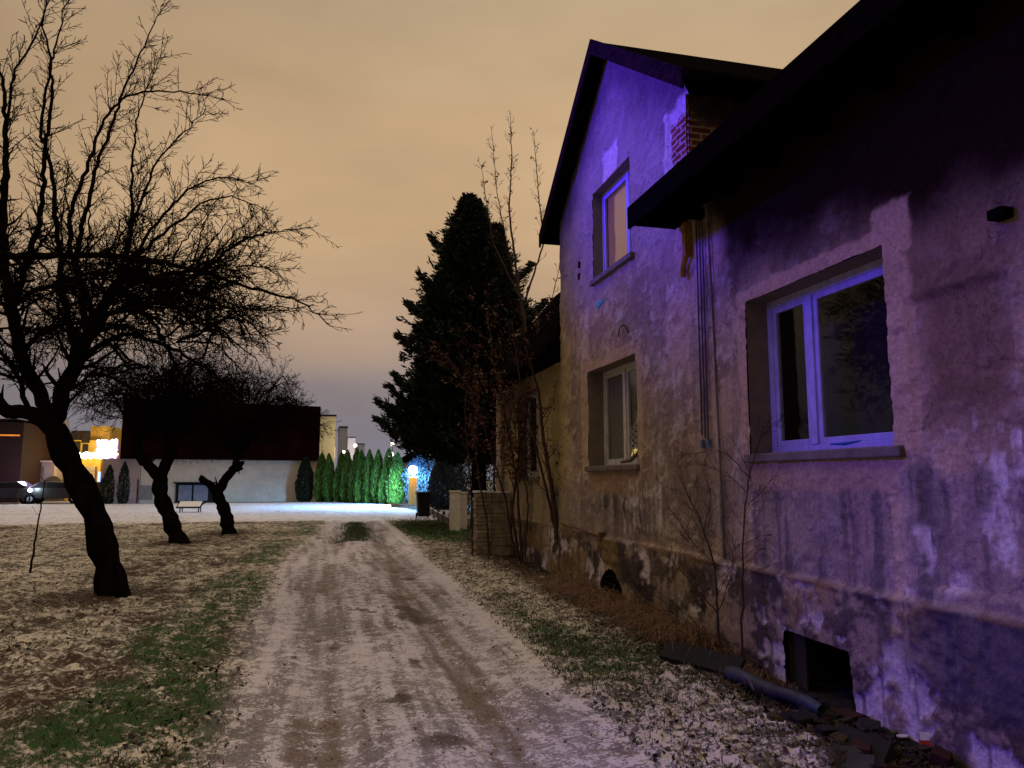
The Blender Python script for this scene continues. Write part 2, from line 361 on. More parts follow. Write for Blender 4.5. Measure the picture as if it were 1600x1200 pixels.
V = np.stack([GX, GY, GZ], -1).reshape(-1, 3)
x, y = V[:, 0], V[:, 1]; wv = WV.ravel(); far = FAR.ravel()
l, r = lane_edges(y); t = (x - l) / (r - l)
# colours beneath the snow and how much snow lies
n_big = fbm(x * .55, y * .55, 3, 41); n_mid = fbm(x * 2.1, y * 1.6, 4, 43); n_sm = fbm(x * 6, y * 6, 3, 47)
under = np.tile(np.array([.030, .021, .012]), (len(V), 1)); under = mixc(under, (.085, .055, .032), sstep(.45, .7, n_mid))
green = sstep(.46, .62, n_big * .62 + .36 * np.exp(-((l - x - .5) / .7) ** 2) * (y < 31) * (x < l) + .25 * (n_mid - .5) + .1 * (n_sm - .5))
under = mixc(under, (.015, .050, .006), green * .95)
cover = .59 + .45 * (n_mid - .5) + .7 * (n_sm - .5) - .17 * green
cover = cover - .16 * sstep(.55, .75, fbm(x * .9, y * .9, 3, 53))
snowc = np.tile(np.array([.54, .485, .385]), (len(V), 1))
# right verge: snow, leaf litter towards the wall
vr = (x > r) & (y < 30); vd = x - r
brn = sstep(.45, .7, fbm(x * .8, y * .8, 3, 57) + .35 * np.exp(-((x + 2.3) ** 2 + (y - 6.6) ** 2) / 1.6)) * (x < l); under = mixc(under, (.040, .017, .009), brn * (1 - green)); cover = cover - .13 * brn
cover = np.where(vr, .66 + .35 * (n_mid - .5) - .42 * sstep(.9, 1.5, vd + .4 * (n_mid - .5)) - .25 * sstep(14.5, 17, y + 2 * (n_mid - .5)), cover)
under = np.where(vr[:, None], mixc(np.tile(np.array([.05, .035, .02]), (len(V), 1)), (.012, .008, .006), sstep(1.2, 1.7, vd)), under)
gpatch = vr & (y > 19)
g2 = sstep(.35, .65, np.exp(-((x - 3.5) / 1.3) ** 2 - ((y - 24.5) / 4.6) ** 2) + .9 * (n_mid - .5)) * sstep(-.1, .3, x - r + .3)
under = mixc(under, (.045, .11, .018), g2); cover = cover * (1 - .8 * g2)
g3 = np.exp(-(((x - 2.55) ** 2) / .25 + ((y - 6.9) ** 2) / 1.2)); g4 = np.exp(-(((x - 2.35) ** 2) / .05 + ((y - 8.2) ** 2) / 2.0))
under = mixc(under, (.022, .055, .012), np.clip(1.4 * g3 + g4, 0, 1)); cover = cover - .25 * g3 - .25 * g4
deb = sstep(.3, .7, (x - 2.75) * 1.1 + (5.1 - y) * .35 + .5 * (n_mid - .5)) * sstep(6.6, 5.6, y) * (x > r)
cover = cover - .75 * deb; under = mixc(under, (.010, .008, .006), deb)
# bare rings under the trees
for bx, by in ((-2.85, 11.83), (-3.52, 20.65), (-2.65, 23.84)):
    k = np.exp(-(((x - bx) ** 2 + (y - by) ** 2) / .55)); cover = cover - .55 * k; under = mixc(under, (.05, .025, .015), k)
# lane
lm = 1 - wv
streak = fbm(x * 9, y * .55, 4, 61); st2 = fbm(x * 28, y * 1.2, 3, 67)
lc = np.tile(np.array([.16, .14, .14]), (len(V), 1)); lc = mixc(lc, (.27, .25, .26), sstep(.4, .65, streak)); lc = mixc(lc, (.15, .12, .095), sstep(.62, .8, st2) * .6)
mound = sstep(.62, .80, fbm(x * 1.7, y * .9, 4, 71) + .12 * np.exp(-((t - .5) / .12) ** 2)); lc = mixc(lc, (.12, .085, .055), mound * .75)
lcov = .62 + 1.0 * (streak - .5) + .25 * (st2 - .5) + .3 * (n_mid - .5) - .16 * mound - .10 * (np.exp(-((t - .27) / .1) ** 2) + np.exp(-((t - .72) / .12) ** 2)) + .2 * np.exp(-((t - .97) / .06) ** 2)
trk = np.exp(-((t - .27 + .03 * (fbm(y * .2, y * 0, 2, 91) - .5)) / .085) ** 2) * .6 + np.exp(-((t - .70 + .05 * (fbm(y * .25, y * 0, 2, 92) - .5)) / .095) ** 2)
lc = mixc(lc, (.13, .095, .068), np.clip(trk, 0, 1) * sstep(.35, .6, fbm(x * 14, y * 1.1, 4, 93)) * .9); lcov = lcov - .20 * trk
for u_, v_, sx_, sy_ in ((622, 1085, .14, .22), (700, 1150, .25, .25), (650, 1030, .10, .25), (640, 950, .22, .8)):
    q_ = gnd(u_, v_); b_ = sstep(.35, .75, np.exp(-((x - q_.x) / sx_) ** 2 - ((y - q_.y) / sy_) ** 2) + 1.2 * (n_mid - .5) + .8 * (n_sm - .5)); lc = mixc(lc, (.055, .038, .024), b_ * .85); lcov = lcov - .42 * b_
crown = sstep(.3, .7, np.exp(-((t - .47) / .19) ** 2 - ((y - 24.8) / 4.2) ** 2) + .9 * (n_mid - .5))
lc = mixc(lc, (.035, .06, .015), crown); lcov = lcov - .55 * crown
under = under * (1 - lm[:, None]) + lc * lm[:, None]; cover = cover * (1 - lm) + lcov * lm
snowc = snowc * (1 - lm[:, None]) + np.array([.46, .425, .45]) * lm[:, None]
# street beyond the field, yard snow
cover = cover * (1 - far) + far * (.80 + .5 * (fbm(x * .8, y * 2.4, 4, 81) - .5)); under = mixc(under, (.09, .08, .075), far)
snowc = mixc(snowc, (.55, .54, .56), far)
bank = sstep(54.5, 56, y + (n_mid - .5)); cover = cover - .5 * bank; 
cover = np.where(y > 120, .35, cover)
cover = np.where((y > 17) & (x > 4.6) & (y < 60) , cover - .5, cover)
MT['ground'] = ground_mat("snow_dusted_grass", 5.0, .32, .08)
MT['lane'] = ground_mat("packed_snow_and_grit", 7.0, .22, .02)
MT['street'] = ground_mat("street_snow", 3.0, .2, .05)
fc = V[q].mean(1); fw = wv[q].mean(1); ff = far[q].mean(1)
isst = (ff > .5) & (fc[:, 1] < 54) & (np.abs(fc[:, 0]) < 70)
islane = (fw < .5) & ~isst & (fc[:, 1] > -12) & (fc[:, 1] < 33)
def sub(name, mask, mat, label_kind="structure"):
    f = q[mask]; u, inv = np.unique(f, return_inverse=True)
    o = mesh_np(name, V[u], inv.reshape(-1, 4), mat, smooth=True, va={'Col': under[u], 'cover': cover[u], 'Snow': snowc[u]})
    o["kind"] = label_kind; return o
sub("ground", ~isst & ~islane, MT['ground'])
sub("lane", islane, MT['lane'])
sub("street", isst, MT['street'])

# ------------------------------------------------------------------ scattered ground cover
def blades(n, xs, ys, h, wd, lean, seed, zoff=0.0, flat=False):
    g = np.random.default_rng(seed)
    z, _, _ = height(xs, ys)
    a = g.random(n) * 2 * np.pi; ln = g.normal(0, lean, n); ln2 = g.normal(0, lean, n)
    hh = h * (.4 + g.random(n)); ww = wd * (.6 + .8 * g.random(n))
    b = np.stack([xs, ys, z + zoff], -1); d = np.stack([np.cos(a) * ww, np.sin(a) * ww, np.zeros(n)], -1)
    mid = b + np.stack([ln * hh * .4, ln2 * hh * .4, hh * .6], -1); top = b + np.stack([ln * hh * 1.3, ln2 * hh * 1.3, hh * (1 if not flat else .5)], -1)
    P = np.stack([b - d, b + d, mid + d * .7, mid - d * .7, top], 1).reshape(-1, 3)
    i = np.arange(n)[:, None] * 5
    F = np.concatenate([i + np.array([[0, 1, 2]]), i + np.array([[0, 2, 3]]), i + np.array([[3, 2, 4]])])
    tone = np.repeat(g.random(n), 5)
    return P, F, tone
def flakes(n, xs, ys, size, seed):
    g = np.random.default_rng(seed); z, _, _ = height(xs, ys)
    a = g.random(n) * 2 * np.pi; s = size * (.4 + g.random(n) * .9); tx = g.normal(0, .45, n); ty = g.normal(0, .45, n)
    c = np.stack([xs, ys, z + s * .35], -1)
    u = np.stack([np.cos(a), np.sin(a), tx], -1) * s[:, None]; v = np.stack([-np.sin(a) * .6, np.cos(a) * .6, ty], -1) * s[:, None]
    up = np.array([0, 0, 1]) * (s * .25)[:, None]
    P = np.stack([c - u + up, c - v * .9, c + u + up, c + v * .9], 1).reshape(-1, 3)
    F = np.arange(n)[:, None] * 4 + np.array([[0, 1, 2, 3]])
    return P, F, np.repeat(g.random(n), 4)
g0 = np.random.default_rng(7)
def field_pts(n, ymin, ymax, side):
    Y = ymin * (ymax / ymin) ** g0.random(n)
    l, r = lane_edges(Y)
    if side == 'left':
        X = l + .12 - g0.random(n) ** .8 * (1.2 + Y * .62)
    else:
        X = r - .05 + g0.random(n) * np.minimum(1.85, 4.4 - r)
    return X, Y
def keep(X, Y, thr, seed):
    m = fbm(X * 2.1, Y * 1.6, 4, seed) + .35 * (fbm(X * 7, Y * 7, 2, seed + 3) - .5) > thr
    return X[m], Y[m]
X, Y = field_pts(110000, 3.4, 30, 'left'); gm = fbm(X * .55, Y * .55, 3, 41) * .62 + .36 * np.exp(-((lane_edges(Y)[0] - X - .5) / .7) ** 2)
k = g0.random(len(X)) < sstep(.40, .62, gm) * .30 + .008; X, Y = X[k], Y[k]
P1, F1, T1 = blades(len(X), X, Y, .038, .0035, .75, 1)
X, Y = field_pts(26000, 3.8, 16, 'right'); k = g0.random(len(X)) < .10 + .9 * np.exp(-(((X - 2.5) ** 2) / .3 + ((Y - 6.9) ** 2) / 1.4)) + .5 * np.exp(-(((X - 2.35) ** 2) / .05 + ((Y - 8.2) ** 2) / 2)); X, Y = X[k], Y[k]
P2, F2, T2 = blades(len(X), X, Y, .045, .0035, .6, 2)
n = 12000; X = 3.5 + .62 * g0.standard_normal(n); Y = 24.5 + 2.6 * g0.standard_normal(n); k = (X > 2.4) & (X < 4.8); X, Y = X[k], Y[k]; n = len(X)
P3, F3, T3 = blades(n, X, Y, .07, .006, .5, 3)
n = 5000; Y = 20.5 + g0.random(n) * 9; l_, r_ = lane_edges(Y); X = l_ + (r_ - l_) * (.47 + .1 * g0.standard_normal(n))
P4, F4, T4 = blades(n, X, Y, .05, .006, .5, 4)
Vs = np.concatenate([P1, P2, P3, P4]); o_ = np.cumsum([0, len(P1), len(P2), len(P3)])
mesh_np("grass", Vs, np.concatenate([F1, F2 + o_[1], F3 + o_[2], F4 + o_[3]]), MT['grassblade'], va={'tone': np.concatenate([T1, T2, T3, T4])})["kind"] = "stuff"
X, Y = field_pts(34000, 3.4, 30, 'left'); X, Y = keep(X, Y, .60, 43)
Pa, Fa, Ta = flakes(len(X), X, Y, .019, 11)
X, Y = field_pts(42000, 3.9, 17, 'right'); k = g0.random(len(X)) < .10 + .8 * sstep(.8, 1.5, X - lane_edges(Y)[1]); X, Y = X[k], Y[k]
Pb, Fb, Tb = flakes(len(X), X, Y, .017, 12)
n = 700; Y = 3.6 * (7) ** g0.random(n); l_, r_ = lane_edges(Y); X = l_ + (r_ - l_) * g0.random(n)
Pc, Fc, Tc = flakes(n, X, Y, .012, 13)
mesh_np("fallen_leaves", np.concatenate([Pa, Pb, Pc]), np.concatenate([Fa, Fb + len(Pa), Fc + len(Pa) + len(Pb)]), MT['litter'], va={'tone': np.concatenate([Ta, Tb, Tc])})["kind"] = "stuff"
# dead grass leaning in front of the plinth
def straw(n, x0, x1, y0, y1, h, seed, lean=(-.9, -.5)):
    g = np.random.default_rng(seed); X = x0 + (x1 - x0) * g.random(n) ** .7; Y = y0 + (y1 - y0) * g.random(n)
    z, _, _ = height(X, Y); k = 6; hh = h * (.35 + .8 * g.random(n)); az = g.normal(0, 1.1, n); 
    dx = lean[0] + .6 * g.standard_normal(n); dy = lean[1] + .9 * g.standard_normal(n)
    P = []; 
    for j in range(k):
        s = j / (k - 1)
        c = np.stack([X + dx * hh * s ** 1.6, Y + dy * hh * s ** 1.6, z + hh * (s - .62 * s ** 2.6)], -1)
        w = .0028 * (1 - s * .8); pr = np.stack([-dy, dx, np.zeros(n)], -1); pr /= np.linalg.norm(pr, axis=1)[:, None] + 1e-6
        P += [c - pr * w, c + pr * w]
    P = np.stack(P, 1).reshape(-1, 3); i = np.arange(n)[:, None] * 2 * k
    F = np.concatenate([i + np.array([[2 * j, 2 * j + 1, 2 * j + 3, 2 * j + 2]]) for j in range(k - 1)])
    return P, F, np.repeat(g.random(n), 2 * k)
P5, F5, T5 = straw(3800, 3.2, 3.82, 6.8, 11.2, .42, 5)
P6, F6, T6 = straw(900, 3.3, 3.8, 5.6, 7.2, .25, 6)
P7, F7, T7 = straw(600, 2.9, 3.6, 11.5, 16.5, .25, 8)
mesh_np("dry_grass", np.concatenate([P5, P6, P7]), np.concatenate([F5, F6 + len(P5), F7 + len(P5) + len(P6)]), MT['strawblade'], va={'tone': np.concatenate([T5, T6, T7])})["kind"] = "stuff"

# ================================================================== THE OLD HOUSES
WX = 3.9          # plane of the street front
AY0, AY1 = 7.45, 12.23
AR = 9.84         # ridge of the gable
def blob(Y, Z, y0, y1, z0, z1, e=.05, seed=0, amp=.12, fr=5.0):
    n = amp * (fbm(Y * fr, Z * fr, 4, 100 + seed, .6) - .5) * 2
    d = np.minimum(np.minimum(Y - y0, y1 - Y), np.minimum(Z - z0, z1 - Z)) + n
    return sstep(-e, e, d)
def paint(Y, Z):
    n1 = fbm(Y * .7, Z * .7, 4, 1); n2 = fbm(Y * 2.3, Z * 2.3, 5, 2, .6); n3 = fbm(Y * 7, Z * 7, 4, 3, .6); drip = fbm(Y * 6.5, Z * .8, 5, 4, .6); d2 = fbm(Y * 16, Z * 1.6, 4, 5, .6)
    c = np.tile(np.array([.36, .26, .175]), Y.shape + (1,)); blot = fbm(Y * 1.9, Z * 2.4, 6, 201, .66); blot2 = fbm(Y * 4.5, Z * 5.5, 5, 207, .7)
    c = mixc(c, (.42, .32, .23), sstep(.48, .62, n2)); c = mixc(c, (.17, .125, .115), sstep(.50, .62, n1) * .7); c = mixc(c, (.13, .09, .075), sstep(.50, .62, blot) * .5)
    c = mixc(c, (.10, .07, .055), sstep(.52, .66, n3 * .6 + n2 * .4) * .5); c = mixc(c, (.44, .37, .31), sstep(.57, .66, blot2) * .55)
    c = mixc(c, (.16, .125, .105), sstep(.5, .75, drip) * .6)
    c = mixc(c, (.36, .30, .25), sstep(.70, .82, d2 * .55 + n3 * .45) * .6)
    # smoother pale render of the gable
    up = sstep(4.0, 4.6, Z + .5 * (n2 - .5)) * (Y > 7.3); c = mixc(c, (.23, .185, .17), up * .75)
    # ochre moss along the far corner
    c = mixc(c, (.24, .19, .07), sstep(11.5, 12.2, Y + .6 * (n2 - .5)) * sstep(5, 3.4, Z) * .7)
    # damp, violet-grey lower walls with a hard uneven upper tide line
    tide = 1.55 + .35 * (fbm(Y * 2.2, Y * 0 + 3, 4, 9) - .5) * 2
    damp = sstep(.04, -.04, Z - tide) * (sstep(4.6, 4.4, Y) + (Y > 4.6) * (Y < 6.4) + sstep(6.4, 6.6, Y) * .55)
    c = mixc(c, (.17, .14, .15), damp * .6)
    c = mixc(c, (.06, .045, .05), damp * sstep(.5, .68, drip) * .6)
    # darker streaked band under the low gable window
    b = blob(Y, Z, 8.9, 10.4, 1.1, 1.45, .12, 3, .22, 3); c = mixc(c, (.055, .045, .055), b * sstep(.38, .58, d2) * .85)
    b = blob(Y, Z, 9.0, 10.9, 1.4, 1.78, .05, 4, .05, 4); c = mixc(c, (.30, .20, .13), b * .6)
    # near-black upper wall: damp stain with the eave's shade painted in
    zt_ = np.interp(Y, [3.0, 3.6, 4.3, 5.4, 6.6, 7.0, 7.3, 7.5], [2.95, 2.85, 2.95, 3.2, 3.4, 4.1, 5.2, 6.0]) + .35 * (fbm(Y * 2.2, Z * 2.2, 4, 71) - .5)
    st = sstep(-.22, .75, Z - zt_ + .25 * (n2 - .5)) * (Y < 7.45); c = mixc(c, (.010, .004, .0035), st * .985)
    b = blob(Y, Z, 3.45, 4.30, 1.9, 3.1, .25, 72, .25, 2); c = mixc(c, (.10, .06, .035), b * .75)
    # shade below the verge, painted darker along the gable top
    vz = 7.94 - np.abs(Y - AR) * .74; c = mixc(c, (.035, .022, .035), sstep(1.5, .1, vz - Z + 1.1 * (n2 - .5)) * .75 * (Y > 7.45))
    # lime bloom
    for (y0, y1, z0, z1, s, a) in ((7.75, 8.45, 1.75, 2.85, 11, .55), (8.2, 9.5, .95, 1.5, 12, .7), (4.12, 4.5, .82, 1.35, 13, 1.05), (3.3, 3.85, 1.1, 1.9, 14, 1.05), (6.3, 7.2, .95, 2.3, 15, .35)):
        b = blob(Y, Z, y0, y1, z0, z1, .08, s, .30, 3.2); c = mixc(c, (.50, .44, .42), b * sstep(.50, .68, d2 * .5 + n3 * .5) * np.minimum(a * .95, 1))
    # repaired render round the near window, its edge ragged
    b = blob(Y, Z, 4.28, 6.52, 1.78, 3.42, .012, 6, .05, 6); c = mixc(c, (.37, .26, .175), b * .95); c = mixc(c, (.27, .19, .13), b * sstep(.5, .7, n3) * .5)
    b = blob(Y, Z, 4.25, 4.62, 3.2, 3.58, .02, 7, .05, 6); c = mixc(c, (.37, .26, .175), b * .9)
    b = blob(Y, Z, 8.85, 11.2, 1.72, 3.4, .03, 8, .06, 5); c = mixc(c, (.36, .26, .175), b * .75)
    b = blob(Y, Z, 4.55, 6.35, 1.50, 1.86, .03, 5, .06, 4); c = mixc(c, (.30, .21, .15), b * .75)
    # peeled scar over the upper window, with a pale bed
    b = blob(Y, Z, 9.55, 10.12, 5.98, 6.42, .012, 16, .07, 6); c = mixc(c, (.42, .36, .33), b)
    # knocked-out corner
    b = blob(Y, Z, 7.2, 8.02, 4.85, 6.0, .02, 17, .09, 5); c = mixc(c, (.40, .34, .31), b)
    # plinth: patches of everything
    pl = sstep(.80, .77, Z)
    p = np.tile(np.array([.22, .165, .13]), Y.shape + (1,)); p = mixc(p, (.06, .045, .045), sstep(.46, .56, n2)); p = mixc(p, (.04, .03, .03), sstep(.52, .6, blot2) * .7); p = mixc(p, (.46, .40, .41), sstep(.56, .63, fbm(Y * 3.1, Z * 3.6, 5, 33, .6)) * .85)
    p = mixc(p, (.20, .135, .055), sstep(.5, .7, fbm(Y * 1.4, Z * 2, 4, 35)) * .7); p = mixc(p, (.06, .05, .055), sstep(.56, .72, d2) * .7)
    p = mixc(p, (.05, .045, .07), sstep(4.6, 4.1, Y + .5 * (n2 - .5)) * sstep(.1, .35, Z) * .75)
    c = c * (1 - pl[..., None]) + p * pl[..., None]
    led = np.exp(-((Z - .777) / .014) ** 2); c = mixc(c, (.10, .05, .03), led * .9 * sstep(.35, .5, fbm(Y * 3, Z * 0, 3, 37)))
    brick = blob(Y, Z, 7.2, 7.90, 4.8, 5.8, .015, 18, .10, 5)
    c = np.clip(c * 1.32, 0, .62)
    return c, brick
def relief(Y, Z):
    n = .016 * (fbm(Y * 3, Z * 3, 4, 51) - .5) + .005 * (fbm(Y * 14, Z * 14, 3, 52) - .5)
    pl = .055 * sstep(.80, .765, Z + .012 * (fbm(Y * 7, Z * 7, 2, 54) - .5)) + .03 * np.exp(-((Z - .785) / .018) ** 2)
    pl = pl * np.where(Y > 10.4, .25, 1.0) + pl * 0
    chip = .018 * sstep(.56, .63, fbm(Y * 3.1, Z * 3.6, 5, 33, .6)) * (Z < .78)
    b = .020 * blob(Y, Z, 9.55, 10.12, 5.98, 6.42, .012, 16, .07, 6) + .03 * blob(Y, Z, 7.2, 7.95, 4.95, 6.0, .02, 17, .09, 5)
    w = .010 * blob(Y, Z, 4.28, 6.52, 1.78, 3.42, .012, 6, .05, 6) + .008 * blob(Y, Z, 4.55, 6.35, 1.5, 1.86, .03, 5, .06, 4)
    lime = .011 * sstep(.50, .53, fbm(Y * 1.9, Z * 2.4, 6, 201, .66)) + .008 * sstep(.56, .60, fbm(Y * 4.5, Z * 5.5, 5, 207, .7)) -.006 * blob(Y, Z, 3.3, 3.85, 1.1, 1.9, .02, 14, .30, 3.2)
    rec = -.035 * sstep(-.006, .006, np.minimum(np.minimum(4.33 - Y, Y - 3.52), 2.83 - Z)) * (Z > .9)
    door = -.016 * np.exp(-((Y - 6.92) / .010) ** 2) * (Z > .8) * (Z < 2.84) - .016 * np.exp(-((Z - 2.84) / .010) ** 2) * (Y < 6.92) * (Y > 6.45)
    return n + pl + w - chip - b + lime + rec + door
def facade(name, parent, y0, y1, z0, z1, holes, top=None, step=.025, x=WX):
    def axis(a, b, cuts):
        p = sorted(set([a, b] + [c for c in cuts if a < c < b])); out = []
        for s, e in zip(p[:-1], p[1:]): k = max(1, int(round((e - s) / step))); out += list(np.linspace(s, e, k, endpoint=False))
        return np.array(out + [b])
    ys = axis(y0, y1, [c for h in holes for c in h[:2]]); zs = axis(z0, z1, [c for h in holes for c in h[2:4]])
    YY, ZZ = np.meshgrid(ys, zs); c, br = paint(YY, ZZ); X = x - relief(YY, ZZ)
    ny = len(ys); i = np.arange(YY.size).reshape(YY.shape)
    F = np.stack([i[:-1, :-1], i[1:, :-1], i[1:, 1:], i[:-1, 1:]], -1).reshape(-1, 4)
    V_ = np.stack([X, YY, ZZ], -1).reshape(-1, 3); cc = V_[F].mean(1); ok = np.ones(len(F), bool)
    for h in holes:
        m = (cc[:, 1] > h[0]) & (cc[:, 1] < h[1]) & (cc[:, 2] > h[2]) & (cc[:, 2] < h[3])
        if len(h) > 4: m &= h[4](cc[:, 1], cc[:, 2])
        ok &= ~m
    if top is not None: ok &= cc[:, 2] < top(cc[:, 1])
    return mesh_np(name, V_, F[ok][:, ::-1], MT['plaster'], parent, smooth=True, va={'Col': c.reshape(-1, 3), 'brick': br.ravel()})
def reveal(parent, y0, y1, z0, z1, d, x=WX, name="window_reveal", mat=None):
    m = MB(); a = x - .004; e = x + d
    m.face([(a, y0, z0), (e, y0, z0), (e, y0, z1), (a, y0, z1)]); m.face([(a, y1, z0), (a, y1, z1), (e, y1, z1), (e, y1, z0)])
    m.face([(a, y0, z1), (e, y0, z1), (e, y1, z1), (a, y1, z1)]); m.face([(a, y0, z0), (a, y1, z0), (e, y1, z0), (e, y0, z0)])
    return m.build(name, mat or MT['plainplaster'], parent)
def window(house, y0, y1, z0, z1, mull, d=.22, fw=.055, sash=.05, x=WX, label=None, sill=.03, glass=None, paint_=None):
    wp = paint_ or MT['whitepaint']
    xf = x + d
    m = MB(); e = .02
    m.box(xf, xf + .07, y0 - e, y0 + fw, z0, z1 + e); m.box(xf, xf + .07, y1 - fw, y1 + e, z0, z1 + e)
    m.box(xf, xf + .068, y0 + fw, y1 - fw, z1 - fw, z1 + e); m.box(xf, xf + .068, y0 + fw, y1 - fw, z0, z0 + fw)
    if mull: m.box(xf - .008, xf + .068, mull - .045, mull + .045, z0 + fw, z1 - fw)
    f = m.build("window", wp, house, bevel=.006)
    if label: f["label"] = label
    reveal(f, y0, y1, z0, z1, d + .005, x)
    cells = [(y0 + fw, (mull - .045) if mull else y1 - fw)] + ([(mull + .045, y1 - fw)] if mull else [])
    for a, b in cells:
        s = MB(); xs = xf + .012
        s.box(xs, xs + .045, a, a + sash, z0 + fw, z1 - fw); s.box(xs, xs + .045, b - sash, b, z0 + fw, z1 - fw)
        s.box(xs, xs + .043, a + sash, b - sash, z1 - fw - sash, z1 - fw); s.box(xs, xs + .043, a + sash, b - sash, z0 + fw, z0 + fw + sash)
        s.build("sash", wp, f, bevel=.005)
        p = MB(); p.box(xs + .018, xs + .024, a + sash, b - sash, z0 + fw + sash, z1 - fw - sash); p.build("pane", glass or MT['glass'], f)
    if sill:
        s = MB(); s.box(x - .07, xf + .03, y0 - .10, y1 + .04, z0 - .075, z0 + .004); s.build("sill", MT['sill'], f, bevel=.012)
    return f

# ---- tall house, gable to the lane
A = empty("gabled_house", (WX, AR, 0)); tag(A, "tall weathered plaster house with its gable towards the lane, two windows one above the other", "house")
def keep_world(root):
    # parts are modelled in world coordinates: bring them under the root without moving them
    inv = Matrix.Translation(-root.location)
    for ch in [o for o in COL.objects if o.parent is root]: ch.matrix_parent_inverse = inv
gab = lambda y: 7.94 - np.abs(y - AR) * (7.94 - 5.95) / 2.72
h2 = (9.51, 10.33, -.4, .38, lambda y, z: z < .38 - .22 * np.abs((y - 9.92) / .41) ** 2.2)
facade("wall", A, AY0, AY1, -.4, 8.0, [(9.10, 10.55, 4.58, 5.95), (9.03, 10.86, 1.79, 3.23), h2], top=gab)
m = MB()
m.box(WX + .02, 9.8, AY1 - .3, AY1 - .002, -.4, 5.95); m.box(9.8, 10.0, AY0 + .01, AY1 - .002, -.4, 5.95)
m.build("outer_wall", MT['plainplaster'], A)
# side wall of bricks and fallen plaster above the lower roof
ys_ = np.arange(WX, 9.8, .03); zs_ = np.arange(3.5, 6.02, .03); XX, ZZ = np.meshgrid(ys_, zs_)
n2 = fbm(XX * 3, ZZ * 3, 5, 61, .6); bm_ = blob(XX, ZZ, 3.7, 5.1, 3, 5.65, .02, 62, .25, 3)
cs = mixc(np.tile(np.array([.075, .05, .045]), XX.shape + (1,)), (.14, .10, .09), sstep(.5, .7, n2))
i = np.arange(XX.size).reshape(XX.shape); F = np.stack([i[:-1, :-1], i[1:, :-1], i[1:, 1:], i[:-1, 1:]], -1).reshape(-1, 4)
mesh_np("side_wall", np.stack([XX, AY0 + 0 * XX + .012 * n2 + .02 * bm_, ZZ], -1).reshape(-1, 3), F[:, ::-1], MT['plaster'], A, smooth=True, va={'Col': cs.reshape(-1, 3), 'brick': bm_.ravel()})
m = MB(); m.box(WX + .3, 9.8, AY0 + .06, AY0 + .2, -.4, 5.9); m.box(WX + 1.3, WX + 1.4, AY0 + .2, AY1 - .3, -.4, 6.2); m.build("inner_wall", MT['room'], A)
# roof: two slabs, verge boards, eave boards
xr0, xr1 = 3.66, 10.3; th = .13; pk = 8.02; se = (pk - 5.96) / 2.74
m = MB()
m.prism([(AR, pk), (AR, pk - th * 1.25), (AR + 2.76, pk - 2.76 * se - th * 1.25), (AR + 2.76, pk - 2.76 * se)], 'x', xr0, xr1)
m.prism([(AR - .002, pk), (AR - 2.80, pk - 2.80 * se + .1), (AR - 2.80, pk - 2.80 * se - th * 1.25 + .1), (AR - .002, pk - th * 1.25)], 'x', xr0, xr1)
rf = m.build("roof", MT['roof'], A)
m = MB()
m.prism([(AR, pk + .03), (AR, pk - .21), (AR + 2.78, pk - 2.78 * se - .21), (AR + 2.78, pk - 2.78 * se + .03)], 'x', xr0 - .035, xr0 - .002)
m.prism([(AR - .003, pk + .03), (AR - 2.82, pk - 2.82 * se + .13), (AR - 2.82, pk - 2.82 * se - .11), (AR - .003, pk - .21)], 'x', xr0 - .035, xr0 - .002)
m.build("verge_board", MT['verge'], rf)
m = MB(); m.tube([(xr0, AR - 2.86, 5.95), (xr1, AR - 2.86, 5.95)], .06, 8); m.build("gutter", MT['dark'], rf)
m = MB(); m.box(xr0, xr1, AR - 2.9, AR - 1.6, 6.09, 6.11, Matrix.Translation((0, 0, .035))); 
# windows of the gable wall
old_glass = glass_mat("old_wavy_glass", 2.1, (.95, .93, .88))
w1 = window(A, 9.10, 10.55, 4.58, 5.95, 9.52, d=.14, glass=old_glass, paint_=MT['violetlitpaint'], label="upper window in the gable with a drawn beige curtain")
m = MB(); m.box(WX + .195, WX + .20, 9.66, 10.42, 4.68, 5.85); m.build("curtain", MT['curtain'], w1)
w2 = window(A, 9.03, 10.86, 1.79, 3.23, 10.02, d=.24, label="lower window of the tall house with torn lace curtain and slumped sill board")
def drape(name, par, y0, y1, z0, z1, x, mat, seed, cut=None):
    ys = np.linspace(y0, y1, 60); zs = np.linspace(z0, z1, 40); YY, ZZ = np.meshgrid(ys, zs)
    X = x + .02 * np.sin(YY * 55 + 2 * np.sin(ZZ * 2)) + .03 * (fbm(YY * 3, ZZ * 2, 3, seed) - .5)
    i = np.arange(YY.size).reshape(YY.shape); F = np.stack([i[:-1, :-1], i[1:, :-1], i[1:, 1:], i[:-1, 1:]], -1).reshape(-1, 4)
    V_ = np.stack([X, YY, ZZ], -1).reshape(-1, 3)
    if cut is not None: c = V_[F].mean(1); F = F[cut(c[:, 1], c[:, 2])]
    return mesh_np(name, V_, F, mat, par, smooth=True)
drape("curtain", w2, 10.15, 10.78, 1.86, 3.15, WX + .315, MT['net'], 1)
drape("curtain", w2, 9.08, 9.98, 1.9, 3.15, WX + .325, MT['net'], 2, cut=lambda y, z: z > 2.72 - .55 * sstep(9.1, 9.55, y))
drape("lace", w2, 9.08, 9.96, 1.9, 2.42, WX + .30, MT['lace'], 3, cut=lambda y, z: (np.sin(y * 90) * np.sin(z * 80) > -.35) & (z < 2.42 - .10 * np.abs(np.sin(y * 9))))
m = MB(); m.tube([(WX + .16, 9.98, 1.84), (WX + .14, 9.6, 1.86), (WX + .13, 9.28, 1.96), (WX + .14, 9.07, 2.06)], [.02, .028, .024, .02], 6); m.build("broken_board", MT['sill'], w2)
